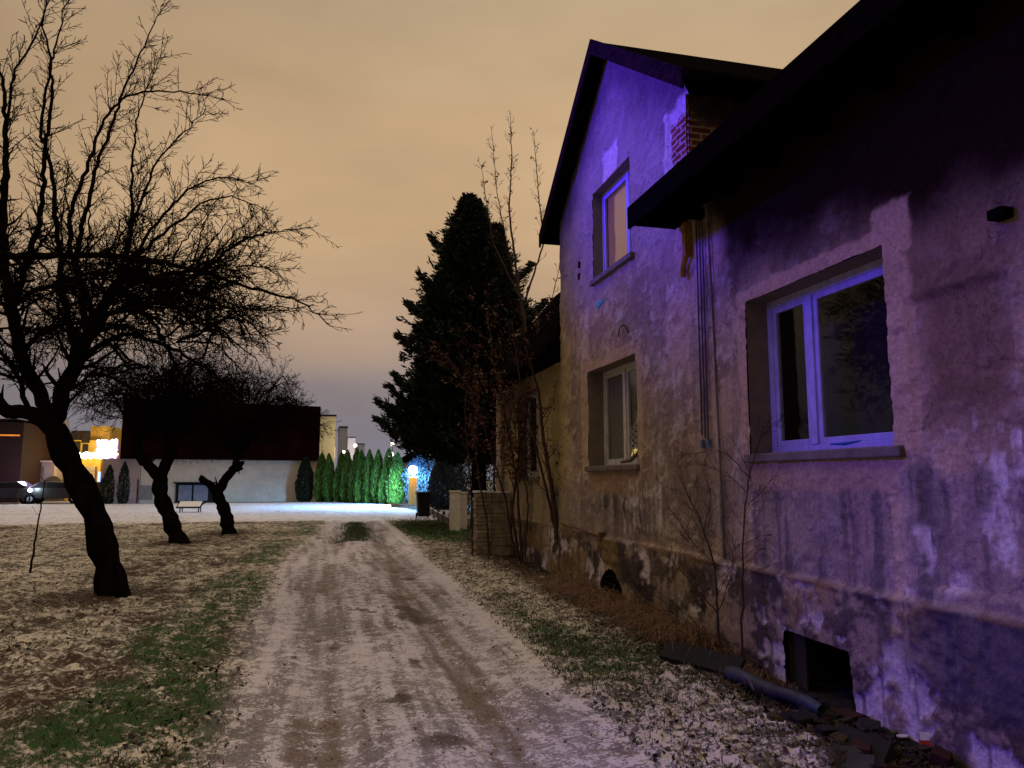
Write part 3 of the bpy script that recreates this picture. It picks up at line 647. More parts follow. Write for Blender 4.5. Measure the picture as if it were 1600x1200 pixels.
# vent, cellar hole, wire loop, scar tags
m = MB(); m.box(WX - .012, WX - .001, 9.88, 10.02, 7.18, 7.46); m.build("vent_hole", MT['dark'], A)
m = MB(); m.box(WX + .005, WX + .5, 9.45, 10.4, -.4, .42); m.build("cellar_hole", MT['dark'], A)
m = MB(); cz = Vector((WX - .03, 9.36, 3.53)); m.tube([cz + Vector((-.02 * math.sin(a), .16 * math.cos(a), .13 * math.sin(a))) for a in np.linspace(0, math.pi, 14)], .008, 6)
m.build("wire_loop", MT['iron'], A)
for yy, zz in ((11.2, 4.83), (11.19, 5.02)): MB().box(WX - .03, WX + .0, yy - .025, yy + .025, zz - .05, zz + .05).build("bracket", MT['iron'], A)
m = MB(); m.face([(WX - .022, 10.42, 4.12), (WX - .022, 10.12, 4.17), (WX - .022, 10.16, 4.21), (WX - .022, 10.4, 4.22)][::-1]); m.build("turquoise_paint_splash", simple("turquoise_paint", (.05, .45, .42), (.03, .3, .3), 20, bump=0), A)
m = MB(); m.tube([(WX - .03, 12.2, .86), (WX - .045, 11.3, .84), (WX - .04, 10.5, .80), (WX - .05, 10.28, .79)], .013, 6); m.box(WX - .09, WX, 10.2, 10.3, .74, .86); m.tube([(WX - .05, 10.27, .75), (WX - .06, 10.27, .5)], .012, 6)
m.build("pipe", MT['rust'], A)
keep_world(A)

# ---- low near wing
B = empty("low_house", (WX, 3.0, 0)); tag(B, "low near house with overhanging black eave and a large white two-part window", "house")
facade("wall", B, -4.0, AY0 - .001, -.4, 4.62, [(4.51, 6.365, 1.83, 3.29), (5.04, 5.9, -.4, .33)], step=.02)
m = MB(); m.box(9.5, 9.7, -4, AY0, -.4, 4.9); m.box(WX + .02, 9.5, -4.1, -4.0, -.4, 4.6); m.box(WX + 1.2, WX + 1.25, -4, AY0, -.4, 5.0); m.build("inner_wall", MT['room'], B)
ez = 4.66; ex = 3.3; sl = .66
m = MB(); rp_ = [(ex, ez), (ex, ez - .16), (WX - .1, ez - .16 + .0), (WX + .05, ez - .10), (7.0, ez - .16 + sl * 3.7), (7.0, ez + sl * 3.7)]
m.prism(rp_, 'y', -4.6, AY0 - .02)
m.prism([(7.002, ez + sl * 3.7), (7.002, ez + sl * 3.7 - .16), (11, ez), (11, ez + .16)], 'y', -4.6, AY0 - .02)
rb = m.build("roof", MT['roof'], B)
m = MB(); m.prism([(ex, ez), (ex, ez - .2), (WX - .04, ez - .2), (WX - .04, ez + sl * .56)], 'y', AY0 - .02, 7.72); m.build("eave_end", MT['dark'], rb)
m = MB(); m.box(ex - .03, ex - .002, -4.6, 7.73, ez - .24, ez + .01); m.build("fascia_board", MT['dark'], rb)
for k in range(17): yy = 7.1 - k * .7; MB().box(ex + .02, WX, yy, yy + .09, ez - .27, ez - .162).build("rafter_end", MT['dark'], rb)
w3 = window(B, 4.51, 6.365, 1.83, 3.29, 5.72, d=.22, paint_=MT['violetlitpaint'], fw=.07, sash=.055, label="large white near window, its glass black, with a narrow left and a wide right casement")
m = MB(); m.box(WX + .55, WX + .56, 4.3, 6.5, 1.6, 3.4); m.build("blackout", MT['room'], w3)
# heavy uneven sill board with a blue rag
m = MB(); m.tube([(WX - .02, 5.2, 1.875), (WX - .03, 5.0, 1.87), (WX - .01, 4.86, 1.885)], [.006, .014, .006], 5); m.build("blue_rag", simple("blue_rag", (.02, .12, .45), bump=0), w3)
MB().tube([(WX - .025, 6.90, .82), (WX - .03, 6.91, 1.9), (WX - .025, 6.95, 2.9), (WX - .03, 7.0, ez - .15)], .011, 6).build("cable", MT['sill'], B)
bi = simple("blue_insulator", (.10, .16, .30), bump=0)
for k, yy in enumerate((7.12, 7.18, 7.25)):
    cb = MB().tube([(WX - .03, yy, ez - .15), (WX - .034, yy, 3.2), (WX - .032, yy + .01, 2.0 + .03 * k)], .009, 6).build("cable", MT['cable'], B)
    if k != 1: MB().box(WX - .045, WX - .015, yy - .012, yy + .03, 1.93, 2.01).build("cable_end", bi, cb)
m = MB(); m.box(WX - .09, WX - .02, 7.40, 7.47, 4.05, 4.44); m.tube([(WX - .06, 7.44, 4.1), (WX - .06, 7.52, 3.95), (WX - .05, 7.55, 3.85)], .035, 8); m.build("downpipe_stub", MT['mustard'], B)
m = MB(); m.box(WX + .45, WX + .8, 4.98, 5.96, -.4, .36); m.build("cellar_hole", MT['dark'], B)
reveal(B, 5.04, 5.9, -.4, .33, .5, name="cellar_reveal", mat=simple("cellar_edge", (.05, .04, .03)))
m = MB(); m.box(WX + .03, WX + .05, 5.72, 5.88, -.35, .31); m.build("cellar_shutter", simple("cellar_shutter", (.035, .035, .02)), B)
m = MB(); m.box(WX - .10, WX - .01, 3.44, 3.54, 3.13, 3.19); m.build("bracket", MT['dark'], B)
keep_world(B)

# ---- far wing beyond the gable house
Cc = empty("far_wing", (WX, 14.6, 0)); tag(Cc, "single-storey plaster wing beyond the tall house, behind the bare shrubs", "house")
facade("wall", Cc, AY1 + .002, 16.96, -.4, 3.75, [(13.73, 15.28, 1.65, 3.35)], x=WX + .02, step=.035)
m = MB(); m.box(WX + .04, 9.5, 16.7, 16.955, -.4, 3.7); m.box(WX + 1.2, WX + 1.3, AY1 + .05, 16.6, -.4, 3.9); m.build("inner_wall", MT['stone'], Cc)
m = MB(); m.prism([(3.45, 3.62), (5.25, 5.95), (7.2, 3.6)], 'y', AY1 + .01, 17.05); m.build("roof", MT['roof'], Cc)
w4 = window(Cc, 13.73, 15.28, 1.65, 3.35, 14.5, d=.2, x=WX + .02)
drape("curtain", w4, 13.8, 15.2, 1.7, 3.3, WX + .45, MT['net'], 5)
m = MB(); m.box(WX - .07, WX + .01, 16.5, 16.96, -.3, 3.55); m.build("corner_pilaster", MT['stone'], Cc)
keep_world(Cc)

# masonry stub with a snow cap at its corner
pw = empty("masonry_pier", (3.4, 15.9, 0)); tag(pw, "crumbling brick gate pier capped with thin snow at the far wing corner", "gate pier")
g = random.Random(3)
m = MB()
for k in range(17):
    z = -.1 + k * .083; o = g.uniform(-.02, .02)
    m.box(3.13 + o, 3.44 + g.uniform(-.02, .01), 15.7 + g.uniform(-.02, .02), 16.1, z, z + .072)
    m.box(3.45 + g.uniform(0, .02), 3.88, 15.74 + g.uniform(-.02, .02), 16.05, z, z + .072)
m.box(3.17, 3.86, 15.75, 16.03, -.2, 1.3); m.build("brickwork", MT['stone'], pw)
m = MB(); m.box(3.12, 3.5, 15.69, 16.12, 1.315, 1.36); m.box(3.5, 3.87, 15.72, 16.07, 1.315, 1.335); m.build("snow_cap", MT['snow'], pw, bevel=.015)
keep_world(pw)

# ================================================================== TREES
class Tubes:
    def __init__(s): s.V = []; s.F = []; s.n = 0
    def add(s, pts, rad, k=5):
        P = np.asarray(pts, float); n = len(P); rad = np.asarray(rad, float)
        T = np.gradient(P, axis=0); T /= np.linalg.norm(T, axis=1)[:, None] + 1e-9
        ref = np.array([.31, .17, .94]) if abs(T[0, 2]) < .9 else np.array([1., .1, .05])
        U = np.cross(T, ref); U /= np.linalg.norm(U, axis=1)[:, None] + 1e-9; Wd = np.cross(T, U)
        a = np.arange(k) * 2 * np.pi / k
        bark = 1 + (.10 * np.sin(3 * a[None] + np.arange(n)[:, None] * .45) + .08 * np.sin(5 * a[None] - np.arange(n)[:, None] * .9) if k >= 8 else 0)
        ring = P[:, None] + (rad[:, None] * bark * np.ones((n, k)))[:, :, None] * (U[:, None] * np.cos(a)[None, :, None] + Wd[:, None] * np.sin(a)[None, :, None])
        s.V.append(ring.reshape(-1, 3)); i = np.arange(n * k).reshape(n, k)
        s.F.append(np.stack([i[:-1], np.roll(i, -1, 1)[:-1], np.roll(i, -1, 1)[1:], i[1:]], -1).reshape(-1, 4) + s.n); s.n += n * k
    def build(s, name, mat, parent=None, smooth=True):
        return mesh_np(name, np.concatenate(s.V), np.concatenate(s.F), mat, parent, smooth=smooth)
def spline(pts, n):
    P = np.array([list(p) for p in pts], float); d = np.r_[0, np.cumsum(np.linalg.norm(np.diff(P, axis=0), axis=1))]
    t = np.linspace(0, d[-1], n); Q = np.stack([np.interp(t, d, P[:, i]) for i in range(3)], -1)
    for _ in range(2): Q[1:-1] = .25 * Q[:-2] + .5 * Q[1:-1] + .25 * Q[2:]
    return Q, d[-1]
DENS = 2.4
def shoot(g, T, p, d, L, r, lvl, up=.0, wob=.22, kids=None, kid_len=.5, rmin=.004, ang=(.5, 1.1), flat=0):
    n = max(4, int(L / .11) + 2); step = L / (n - 1)
    P = [np.array(p, float)]; d = np.array(d, float); d /= np.linalg.norm(d) + 1e-9
    for i in range(n - 1):
        d = d + g.normal(0, wob, 3) * math.sqrt(step) * .75 + np.array([0, 0, up * step]); d /= np.linalg.norm(d)
        P.append(P[-1] + d * step)
    P = np.array(P); s = np.linspace(0, 1, n); rad = np.maximum(r * (1 - .75 * s), rmin * .75)
    T.add(P, rad, 6 if r > .04 else (4 if r > .012 else 3))
    if lvl > 0: twigs(g, T, P, rad, L, lvl, up, wob, kids, kid_len, rmin, ang)
    return P
def twigs(g, T, P, rad, L, lvl, up, wob, kids, kid_len, rmin, ang, s0=.12):
    k = max(2, int((kids if kids else 5) * L * DENS))
    for _ in range(k):
        s = s0 + (1 - s0) * g.random(); i = min(int(s * (len(P) - 1)), len(P) - 2); t = P[i + 1] - P[i]; t /= np.linalg.norm(t) + 1e-9
        q = g.normal(0, 1, 3); q -= q.dot(t) * t; q /= np.linalg.norm(q) + 1e-9; a = g.uniform(*ang)
        dd = t * math.cos(a) + q * math.sin(a)
        Lk = min(L, 2.9) * kid_len * (.35 + .8 * g.random()) * (1.1 - .5 * s)
        if Lk < .07: Lk = .07 + .05 * g.random()
        shoot(g, T, P[i] + (P[i + 1] - P[i]) * g.random(), dd, Lk, max(rad[i] * .55, rmin), lvl - 1, up, wob * 1.15, kids, kid_len, rmin, ang)

def px(l, d): return [at(a, b, d) if len(c) == 0 else at(a, b, c[0]) for a, b, *c in l]
def fruit_tree(name, base, label, trunk, limbs, seed, group="bare fruit trees in the field", trunk_k=12):
    g = np.random.default_rng(seed); root = empty(name, base); tag(root, label, "tree", group)
    TT = Tubes(); Q, L = spline(trunk[0], 26)
    s = np.linspace(0, 1, 26); rad = trunk[1] * (1 - s) + trunk[2] * s; rad = rad * (1 + .09 * np.sin(s * 23) + .30 * np.exp(-s * 22) + .04 * np.sin(s * 47 + 1)); TT.add(Q, rad, trunk_k)
    CT = Tubes()
    for (pts, r0, r1, lvl, kids, kl, up, heavy) in limbs:
        Q, L = spline(pts, max(8, int(4 + 9 * sum((Vector(b) - Vector(a)).length for a, b in zip(pts[:-1], pts[1:])))))
        Q[1:-1] += g.normal(0, .012, Q[1:-1].shape)
        s = np.linspace(0, 1, len(Q)); rad = r0 * (1 - s) + r1 * s
        (TT if heavy else CT).add(Q, rad, 8 if r0 > .05 else 5)
        if lvl: twigs(g, CT, Q, rad * .6, L, lvl, up, .25, kids, kl, .0056, (.45, 1.15), .08)
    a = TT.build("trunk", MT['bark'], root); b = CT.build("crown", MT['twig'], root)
    inv = Matrix.Translation(-root.location); a.matrix_parent_inverse = inv; b.matrix_parent_inverse = inv
    return root
D1 = 11.8
T1t = px([(176, 940), (170, 880), (146, 800), (112, 728), (84, 668)], D1)
lim = []
def LB(pts, r0, r1, lvl=2, kids=5, kl=.35, up=.3, heavy=False, d=D1): lim.append((px(pts, d), r0, r1, lvl, kids, kl, up, heavy))
LB([(84, 672), (45, 642), (15, 648), (-30, 600), (-60, 480)], .11, .05, 1, 3, .3, .3, True)
LB([(84, 672), (92, 620), (122, 560), (150, 500, 11.4), (185, 440, 11.0)], .12, .06, 2, 4, .45, .2, True)
LB([(84, 672), (62, 610), (32, 560), (18, 480), (2, 380), (10, 250), (6, 120), (-20, 60)], .10, .012, 2, 4, .25, .4, True)
LB([(20, 480), (45, 400), (66, 320), (70, 240), (84, 120), (66, 40), (80, -20)], .05, .007, 2, 5, .22, .5, True)
LB([(8, 300), (10, 200, 12.2), (20, 110), (58, 60), (74, 0), (60, -40)], .032, .006, 2, 5, .25, .5)
LB([(120, 560), (100, 470), (92, 390), (80, 260), (62, 200), (78, 100), (102, 10), (120, -20)], .05, .006, 2, 5, .22, .5)
LB([(150, 500), (110, 400), (112, 320), (140, 250), (165, 180), (195, 150), (240, 143), (292, 145), (350, 156)], .045, .006, 2, 5, .3, .4)
LB([(135, 520), (118, 390), (152, 255), (175, 200), (200, 120), (232, 60), (252, 8)], .045, .006, 2, 5, .22, .5)
LB([(185, 440), (205, 350), (206, 260), (216, 170), (250, 90)], .03, .006, 2, 6, .25, .5)
LB([(185, 440), (212, 330), (245, 250), (280, 215), (322, 170)], .03, .006, 2, 6, .3, .4)
LB([(185, 440), (250, 340), (300, 290), (345, 275), (395, 287)], .032, .006, 2, 6, .35, .3)
LB([(190, 420), (262, 360), (320, 312), (365, 306), (420, 330)], .028, .006, 2, 6, .3, .3)
LB([(250, 430, 11), (320, 420, 10.8), (380, 372, 10.6), (430, 362), (488, 356)], .03, .006, 2, 6, .28, .3)
LB([(-40, 395, 10.8), (60, 400, 10.6), (150, 398, 10.5), (250, 408, 10.4), (330, 430, 10.3), (400, 452, 10.2), (455, 466, 10.2), (490, 484, 10.2), (517, 510, 10.2)], .055, .007, 2, 6, .28, .2, True)
LB([(185, 440, 11), (240, 430, 10.8), (300, 455, 10.6), (350, 478, 10.5), (395, 505, 10.5), (420, 535, 10.5)], .05, .007, 2, 6, .32, .1)
LB([(150, 500), (220, 470), (290, 480), (350, 520), (400, 560)], .045, .008, 2, 7, .35, .1)
LB([(120, 560), (190, 520), (260, 540), (330, 580), (380, 620)], .045, .008, 2, 7, .35, .0)
LB([(150, 500), (200, 480), (240, 500), (270, 560), (290, 620)], .04, .008, 2, 7, .35, -.1)
LB([(90, 620), (150, 580), (200, 600), (240, 640), (250, 690)], .03, .006, 2, 7, .3, -.2)
LB([(32, 560), (60, 520), (120, 500), (180, 540), (210, 600)], .04, .008, 2, 7, .3, 0)
LB([(18, 480), (60, 450), (130, 430), (210, 420), (300, 430)], .045, .008, 2, 7, .35, .1)
LB([(18, 480), (-20, 470), (-60, 500), (-90, 560)], .03, .008, 2, 7, .3, 0)
LB([(45, 642), (30, 590), (-5, 540), (-20, 470), (-15, 380)], .04, .008, 2, 7, .3, .2)
LB([(-60, 480), (-50, 380), (-30, 250), (-50, 120)], .03, .008, 2, 5, .3, .4)
gr = random.Random(5)
for k in range(58):   # inner tangle
    a = gr.uniform(-20, 330); b = gr.uniform(400, 540) + .15 * a; an = gr.uniform(-.3, 3.4); ln = gr.uniform(60, 190)
    yy = gr.uniform(10.3, 13.0)
    p0 = (a, b, yy); p1 = (a + ln * .5 * math.cos(an), b - ln * .4 * math.sin(an), yy + gr.uniform(-.5, .5)); p2 = (a + ln * math.cos(an) + 30, b - ln * .55 * math.sin(an) + 15, yy + gr.uniform(-.8, .8))
    LB([p0, p1, p2], .02, .006, 2, 7, .4, .1)
for k in range(34):   # drooping right-hand skirt
    a = gr.uniform(170, 330); b = gr.uniform(430, 540); yy = gr.uniform(10.4, 12.6); dx = gr.uniform(50, 130)
    LB([(a, b, yy), (a + dx * .6, b - gr.uniform(-10, 25), yy), (a + dx, b + gr.uniform(0, 60), yy + .2)], .018, .006, 2, 7, .4, -.1)
for k in range(12):   # long water sprouts
    a = gr.uniform(0, 330); b = 470 - a * .15; t_ = gr.uniform(-10, 60) + a * .12
    h_ = gr.uniform(150, 330) * (1 - a / 480); yy = gr.uniform(11, 12.6)
    LB([(a, b, yy), (a + t_ * .4, b - h_ * .5, yy), (a + t_, b - h_, yy + .2)], .018, .005, 2, 6, .25, .4)
fruit_tree("fruit_tree", gnd(172, 932), "largest nearest bare apple tree, leaning trunk, long limb arching right against the sky", (T1t, .185, .15), lim, 21)
D2 = 20.6; lim = []
g_ = random.Random(9)
def crown_limbs(cx, cy, D, starts, spread, n, top, seed):
    gg = random.Random(seed)
    for k in range(n):
        sx, sy = gg.choice(starts); an = gg.uniform(.15, math.pi - .15); rx, ry = spread
        ex_ = cx + rx * math.cos(an) * gg.uniform(.55, 1.05); ey = cy - ry * math.sin(an) * gg.uniform(.5, 1.05)
        yy = D + gg.uniform(-1.6, 1.6)
        mx_ = sx + .6 * (ex_ - sx) + gg.uniform(-14, 14); my = sy + .75 * (ey - sy) - gg.uniform(-5, 25)
        LB([(sx, sy), (mx_, my, (D + yy) / 2), (ex_, ey, yy), (ex_ + 22 * math.cos(an), ey + gg.uniform(8, 44), yy)], .045, .008, 3, 3.6, .42, -.12, d=D)
LB([(250, 745), (232, 730), (214, 700), (205, 660)], .14, .09, 1, 3, .3, .2, True, D2)
LB([(248, 748), (262, 722), (268, 690), (262, 640)], .15, .09, 1, 3, .3, .2, True, D2)
crown_limbs(262, 655, D2, [(212, 690), (266, 690), (262, 660)], (135, 120), 34, 0, 1)
t2 = px([(282, 855), (270, 820), (252, 780), (250, 745)], D2)
fruit_tree("fruit_tree", gnd(278, 852), "middle bare apple tree with trunk forking low in front of the long red building", (t2, .20, .165), lim, 22)
D3 = 23.8; lim = []
LB([(338, 775), (350, 750), (362, 738), (380, 728), (376, 722)], .15, .09, 1, 3, .3, .2, True, D3)
LB([(362, 738), (372, 715), (382, 690), (376, 640)], .10, .06, 2, 3, .3, .2, True, D3)
LB([(340, 770), (328, 757), (318, 750), (312, 746)], .12, .09, 1, 3, .3, .2, True, D3)
crown_limbs(388, 672, D3, [(378, 690), (372, 712), (380, 665)], (128, 105), 36, 0, 2)
t3 = px([(358, 840), (356, 815), (346, 785), (338, 768)], D3)
fruit_tree("fruit_tree", gnd(357, 837), "smallest farthest bare apple tree, crooked pruned trunk before the pale wall", (t3, .20, .15), lim, 23)

# ---- thin bare saplings along the houses
def sapling(name, base, stems, label, cat, seed, kids=5, lvl=2, kl=.35, up=.5, mat='sapling', leaves=0, group=None, k=5, rmin=.003):
    g = np.random.default_rng(seed); root = empty(name, base); tag(root, label, cat, group); tips = []; parts = []
    for pts, r0, r1 in stems:
        T = tw = Tubes()
        Q, L = spline(pts, max(6, int(L_ := 6 + 7 * sum((Vector(b) - Vector(a)).length for a, b in zip(pts[:-1], pts[1:])))))
        Q[1:-1] += g.normal(0, .006, Q[1:-1].shape); rad = np.linspace(r0, r1, len(Q)); T.add(Q, rad, k + 1)
        twigs(g, tw, Q, rad * .6, L, lvl, up, .25, kids / 1.6, kl, rmin, (.45, .95), .25)
        parts.append(T.build("stem", MT[mat], root)); tips.append(np.concatenate(T.V))
    if leaves:
        A_ = np.concatenate(tips); A_ = A_[A_[:, 2] > 1.6]; c = A_[g.integers(0, len(A_), leaves)] + g.normal(0, .03, (leaves, 3))
        parts.append(leafcloud("leaves", c, .035, MT['deadleaf'], root, g))
    inv = Matrix.Translation(-root.location)
    for p in parts: p.matrix_parent_inverse = inv
    return root
def leafcloud(name, c, size, mat, parent, g, elong=1.0, dirs=None):
    n = len(c); u = g.normal(0, 1, (n, 3)); u /= np.linalg.norm(u, axis=1)[:, None]
    if dirs is not None: u = dirs + .45 * u; u /= np.linalg.norm(u, axis=1)[:, None]
    w = g.normal(0, 1, (n, 3)); w = np.cross(u, w); w /= np.linalg.norm(w, axis=1)[:, None]
    s = size * (.5 + g.random(n))[:, None]
    P = np.stack([c - u * s * elong, c - w * s * .45, c + u * s * elong, c + w * s * .45], 1).reshape(-1, 3)
    return mesh_np(name, P, np.arange(n * 4).reshape(n, 4), mat, parent, va={'tone': np.repeat(g.random(n), 4)})
P_ = lambda l, Y: [at(a, b, *(c or (Y,))) for a, b, *c in l]
sapling("sapling", at(890, 905, 12.6), [(P_([(888, 900), (872, 840), (862, 760), (848, 680), (842, 610), (820, 540)], 12.5), .055, .012), (P_([(892, 900), (884, 820), (876, 740), (880, 660), (872, 590), (880, 500)], 12.6), .04, .01),
        (P_([(880, 890), (862, 800), (838, 700), (812, 600), (800, 500)], 12.7), .03, .008), (P_([(885, 880), (880, 800), (884, 700), (902, 600), (920, 500)], 12.3), .012, .004)],
        "multi-stemmed bare sapling growing against the far corner of the tall gabled house", "sapling", 31, kids=4, kl=.32, leaves=500)
sapling("sapling", at(812, 880, 14.5), [(P_([(815, 880), (812, 820), (806, 740), (790, 650), (770, 560), (760, 480)], 14.3), .03, .006), (P_([(812, 880), (800, 800), (812, 700), (830, 600), (842, 500)], 14.6), .03, .006), (P_([(805, 870), (790, 780), (760, 680), (730, 600), (700, 560)], 14.8), .022, .005), (P_([(820, 870), (826, 780), (806, 690), (802, 610)], 14.2), .02, .005)],
        "bare shrub with red-brown withered leaves in front of the far wing window", "shrub", 32, kids=5, kl=.38, leaves=2600)
sapling("sapling", at(738, 868, 16.0), [(P_([(738, 868), (738, 800), (732, 720), (726, 640), (735, 560)], 16), .022, .005)], "slender single-stemmed sapling farthest along the verge by the white pillars", "sapling", 33, kids=3, kl=.2, lvl=1)
sapling("sapling", at(762, 875, 15.2), [(P_([(764, 875), (762, 820), (750, 760), (742, 700), (748, 600)], 15.2), .024, .005)], "slim bent sapling in front of the snow-capped brick pier", "sapling", 34, kids=4, kl=.25, lvl=2, leaves=300)
sapling("tall_sapling", at(832, 860, 18.5), [(P_([(832, 800), (828, 560), (812, 460), (795, 330), (800, 250), (797, 178)], 18.5), .07, .006), (P_([(820, 470), (850, 380), (840, 290), (834, 205)], 18.8), .03, .005), (P_([(815, 470), (770, 380), (752, 260)], 18.2), .025, .005), (P_([(826, 540), (862, 470), (878, 400)], 18.6), .02, .005), (P_([(822, 500), (800, 420), (776, 300), (768, 200)], 18.7), .02, .005)],
        "tall thin bare tree rising behind the far wing roof beside the dark conifer", "tree", 35, kids=5.2, kl=.15, up=.9, rmin=.006, leaves=260)
sapling("sapling", at(1125, 1015, 6.55), [(P_([(1125, 1012), (1120, 940), (1118, 880), (1096, 820), (1078, 775), (1060, 740)], 6.55), .012, .003), (P_([(1122, 960), (1085, 915), (1045, 870)], 6.6), .006, .002), (P_([(1122, 955), (1146, 890), (1150, 840)], 6.5), .006, .002), (P_([(1118, 880), (1082, 850), (1052, 800)], 6.6), .005, .002), (P_([(1100, 830), (1112, 780), (1098, 735)], 6.5), .005, .002)],
        "small many-branched bare sapling before the stained wall, left of its taller twin", "sapling", 36, kids=9, kl=.36, lvl=2, rmin=.0024)
sapling("sapling", at(1162, 1030, 6.1), [(P_([(1158, 1030), (1160, 940), (1160, 850), (1166, 770), (1178, 705), (1205, 650)], 6.15), .011, .003), (P_([(1166, 770), (1135, 740), (1080, 720)], 6.2), .004, .0015), (P_([(1170, 745), (1130, 700), (1060, 712)], 6.2), .004, .0015), (P_([(1178, 705), (1200, 672), (1232, 640)], 6.1), .004, .0015), (P_([(1162, 850), (1190, 835), (1230, 832)], 6.1), .003, .0015)],
        "thin bare sapling beside the near window, a branch reaching over the sill", "sapling", 37, kids=7, kl=.3, lvl=2, rmin=.0022)
sapling("bramble", at(985, 960, 8.6), [(P_([(1100, 990), (1040, 940), (980, 905), (930, 900)], 8.2), .006, .002), (P_([(1120, 1010), (1060, 960), (1000, 940)], 7.4), .006, .002), (P_([(1150, 1035), (1100, 985), (1040, 930), (1000, 905)], 7.4), .005, .002)],
        "arching dry bramble canes lying along the foot of the tall house", "bramble", 38, kids=4, kl=.25, lvl=1, rmin=.0022)

# a young tree guard stake in the field
sapling("sapling", gnd(47, 895), [(P_([(47, 895), (56, 840), (64, 790), (70, 750)], gnd(47, 895).y), .02, .008)], "leaning young sapling stick alone at the left of the field", "sapling", 39, kids=2, kl=.2, lvl=1, mat='twig')

# ---- the dark conifer
def conifer():
    g = np.random.default_rng(77); base = Vector((5.15, 25.5, 0)); root = empty("conifer", base); tag(root, "big dark conifer with ragged outline behind the far wing", "tree")
    Hh = 11.6; T = Tubes(); T.add(np.array([[base.x, base.y, z] for z in np.linspace(-.2, Hh, 14)]), np.linspace(.3, .02, 14), 8)
    C, Dr = [], []
    # crown profile: radius at height, from the photo
    hz = [2.0, 2.6, 3.2, 4.6, 6.0, 7.5, 9.0, 10.3, 11.2, 11.7]; rz = [2.1, 2.7, 2.85, 2.4, 2.05, 1.68, 1.22, .75, .36, .03]
    n = 5200
    for k in range(n):
        h = 2.2 + (Hh - 2.2) * g.random() ** .95; a = g.random() * 2 * math.pi
        rad = np.interp(h, hz, rz) * (.62 + .55 * vnoise(a * 2.6, h * 1.5, 3)) 
        if g.random() < .06: rad *= 1.14 + .22 * g.random()
        rad = max(rad, .12); d = np.array([math.cos(a), math.sin(a), 0]); rise = .15 + .25 * g.random()
        nn = int(4 + rad * 5)
        s = 1 - (g.random(nn) ** 1.6) * .75
        p = np.array([base.x - .42 * (h / Hh) ** 2, base.y, h]) + d * (rad * s)[:, None] + np.array([0, 0, 1]) * (rad * rise * (s ** 2) - .15 * s)[:, None]
        p += g.normal(0, .07, p.shape); C.append(p); Dr.append(np.tile(d + np.array([0, 0, .55]), (nn, 1)) + g.normal(0, .35, (nn, 3)))
        if k % 9 == 0:
            s_ = np.linspace(0, 1, 6); T.add(np.array([base.x, base.y, h]) + d * (rad * s_)[:, None] * .95 + np.array([0, 0, 1]) * (rad * rise * s_ ** 2 - .15 * s_)[:, None], np.linspace(.035, .008, 6), 4)
    # second leader
    for k in range(260):
        h = 8.9 + 1.7 * g.random(); a = g.random() * 6.28; rad = .55 * (10.7 - h) / 1.8 + .05; s = g.random(5)
        p = np.array([base.x + .65, base.y, h]) + np.array([math.cos(a), math.sin(a), .3]) * (rad * s)[:, None]; C.append(p); Dr.append(np.tile([math.cos(a), math.sin(a), .8], (5, 1)))
    # long low boughs reaching out to the left, drooping tip upturned
    for (L_, h, a0) in ((1.0, 8.0, math.pi), (1.15, 6.9, 3.2), (1.2, 5.8, 3.0), (1.0, 4.4, 3.15), (1.4, 3.5, 3.3), (1.3, 2.9, 3.1), (.9, 9.3, 3.2), (.9, 8.6, .1), (1.0, 7.2, -.1), (1.3, 3.9, 3.5)):
        r0 = np.interp(h, hz, rz) * .8
        for q_ in range(150):
            s = g.random(); rr_ = r0 + L_ * s; p = np.array([base.x + math.cos(a0) * rr_, base.y + math.sin(a0) * rr_ * .6, h + .25 * s + .5 * s * s]) + g.normal(0, .16 * (1.15 - s), 3)
            C.append(p[None]); Dr.append(np.array([[math.cos(a0), math.sin(a0), .5]]))
    C = np.concatenate(C); Dr = np.concatenate(Dr); Dr /= np.linalg.norm(Dr, axis=1)[:, None]
    # three leaflets per tuft
    C = np.concatenate([C + g.normal(0, .05, C.shape) for _ in range(4)]); Dr = np.concatenate([Dr] * 4)
    p = [T.build("trunk", MT['bark'], root), leafcloud("crown", C, .064, MT['needle'], root, g, 1.5, Dr)]
    inv = Matrix.Translation(-root.location)
    for o in p: o.matrix_parent_inverse = inv
conifer()

# ---- hedge of columnar thujas in the lamp light
def thuja_mesh(seed, H=3.6, r=.40, mat='thuja', n=9000):
    g = np.random.default_rng(seed); h = H * g.random(n) ** 1.1; a = g.random(n) * 2 * np.pi
    prof = np.interp(h / H, [0, .06, .25, .55, .8, .93, 1], [.55, .88, 1.0, .92, .62, .30, .03])
    lump = .70 + .36 * vnoise(a * 1.6, h * 1.6, seed) + .30 * vnoise(a * 4, h * 5.0, seed + 9) 
    rad = r * prof * lump * (1 - .45 * g.random(n) ** 2.2)
    c = np.stack([rad * np.cos(a) + .10 * (vnoise(h * .8, h * 0, seed) - .5), rad * np.sin(a), h + .04], -1); d = np.stack([np.cos(a) * .5, np.sin(a) * .5, np.ones(n)], -1)
    return c, d, g
def thuja(name, loc, H, r, seed, label, mat='thuja', n=9000, group="columnar thujas of the hedge"):
    root = empty(name, loc); tag(root, label, "thuja", group); c, d, g = thuja_mesh(seed, H, r, mat, n)
    leafcloud("foliage", c, .05, MT[mat], root, g, 1.2, d)
    m = MB(); m.tube([(0, 0, -.05), (0, 0, H * .5), (0, 0, H * .9)], [.05, .04, .01], 6); m.build("stem", MT['bark'], root)
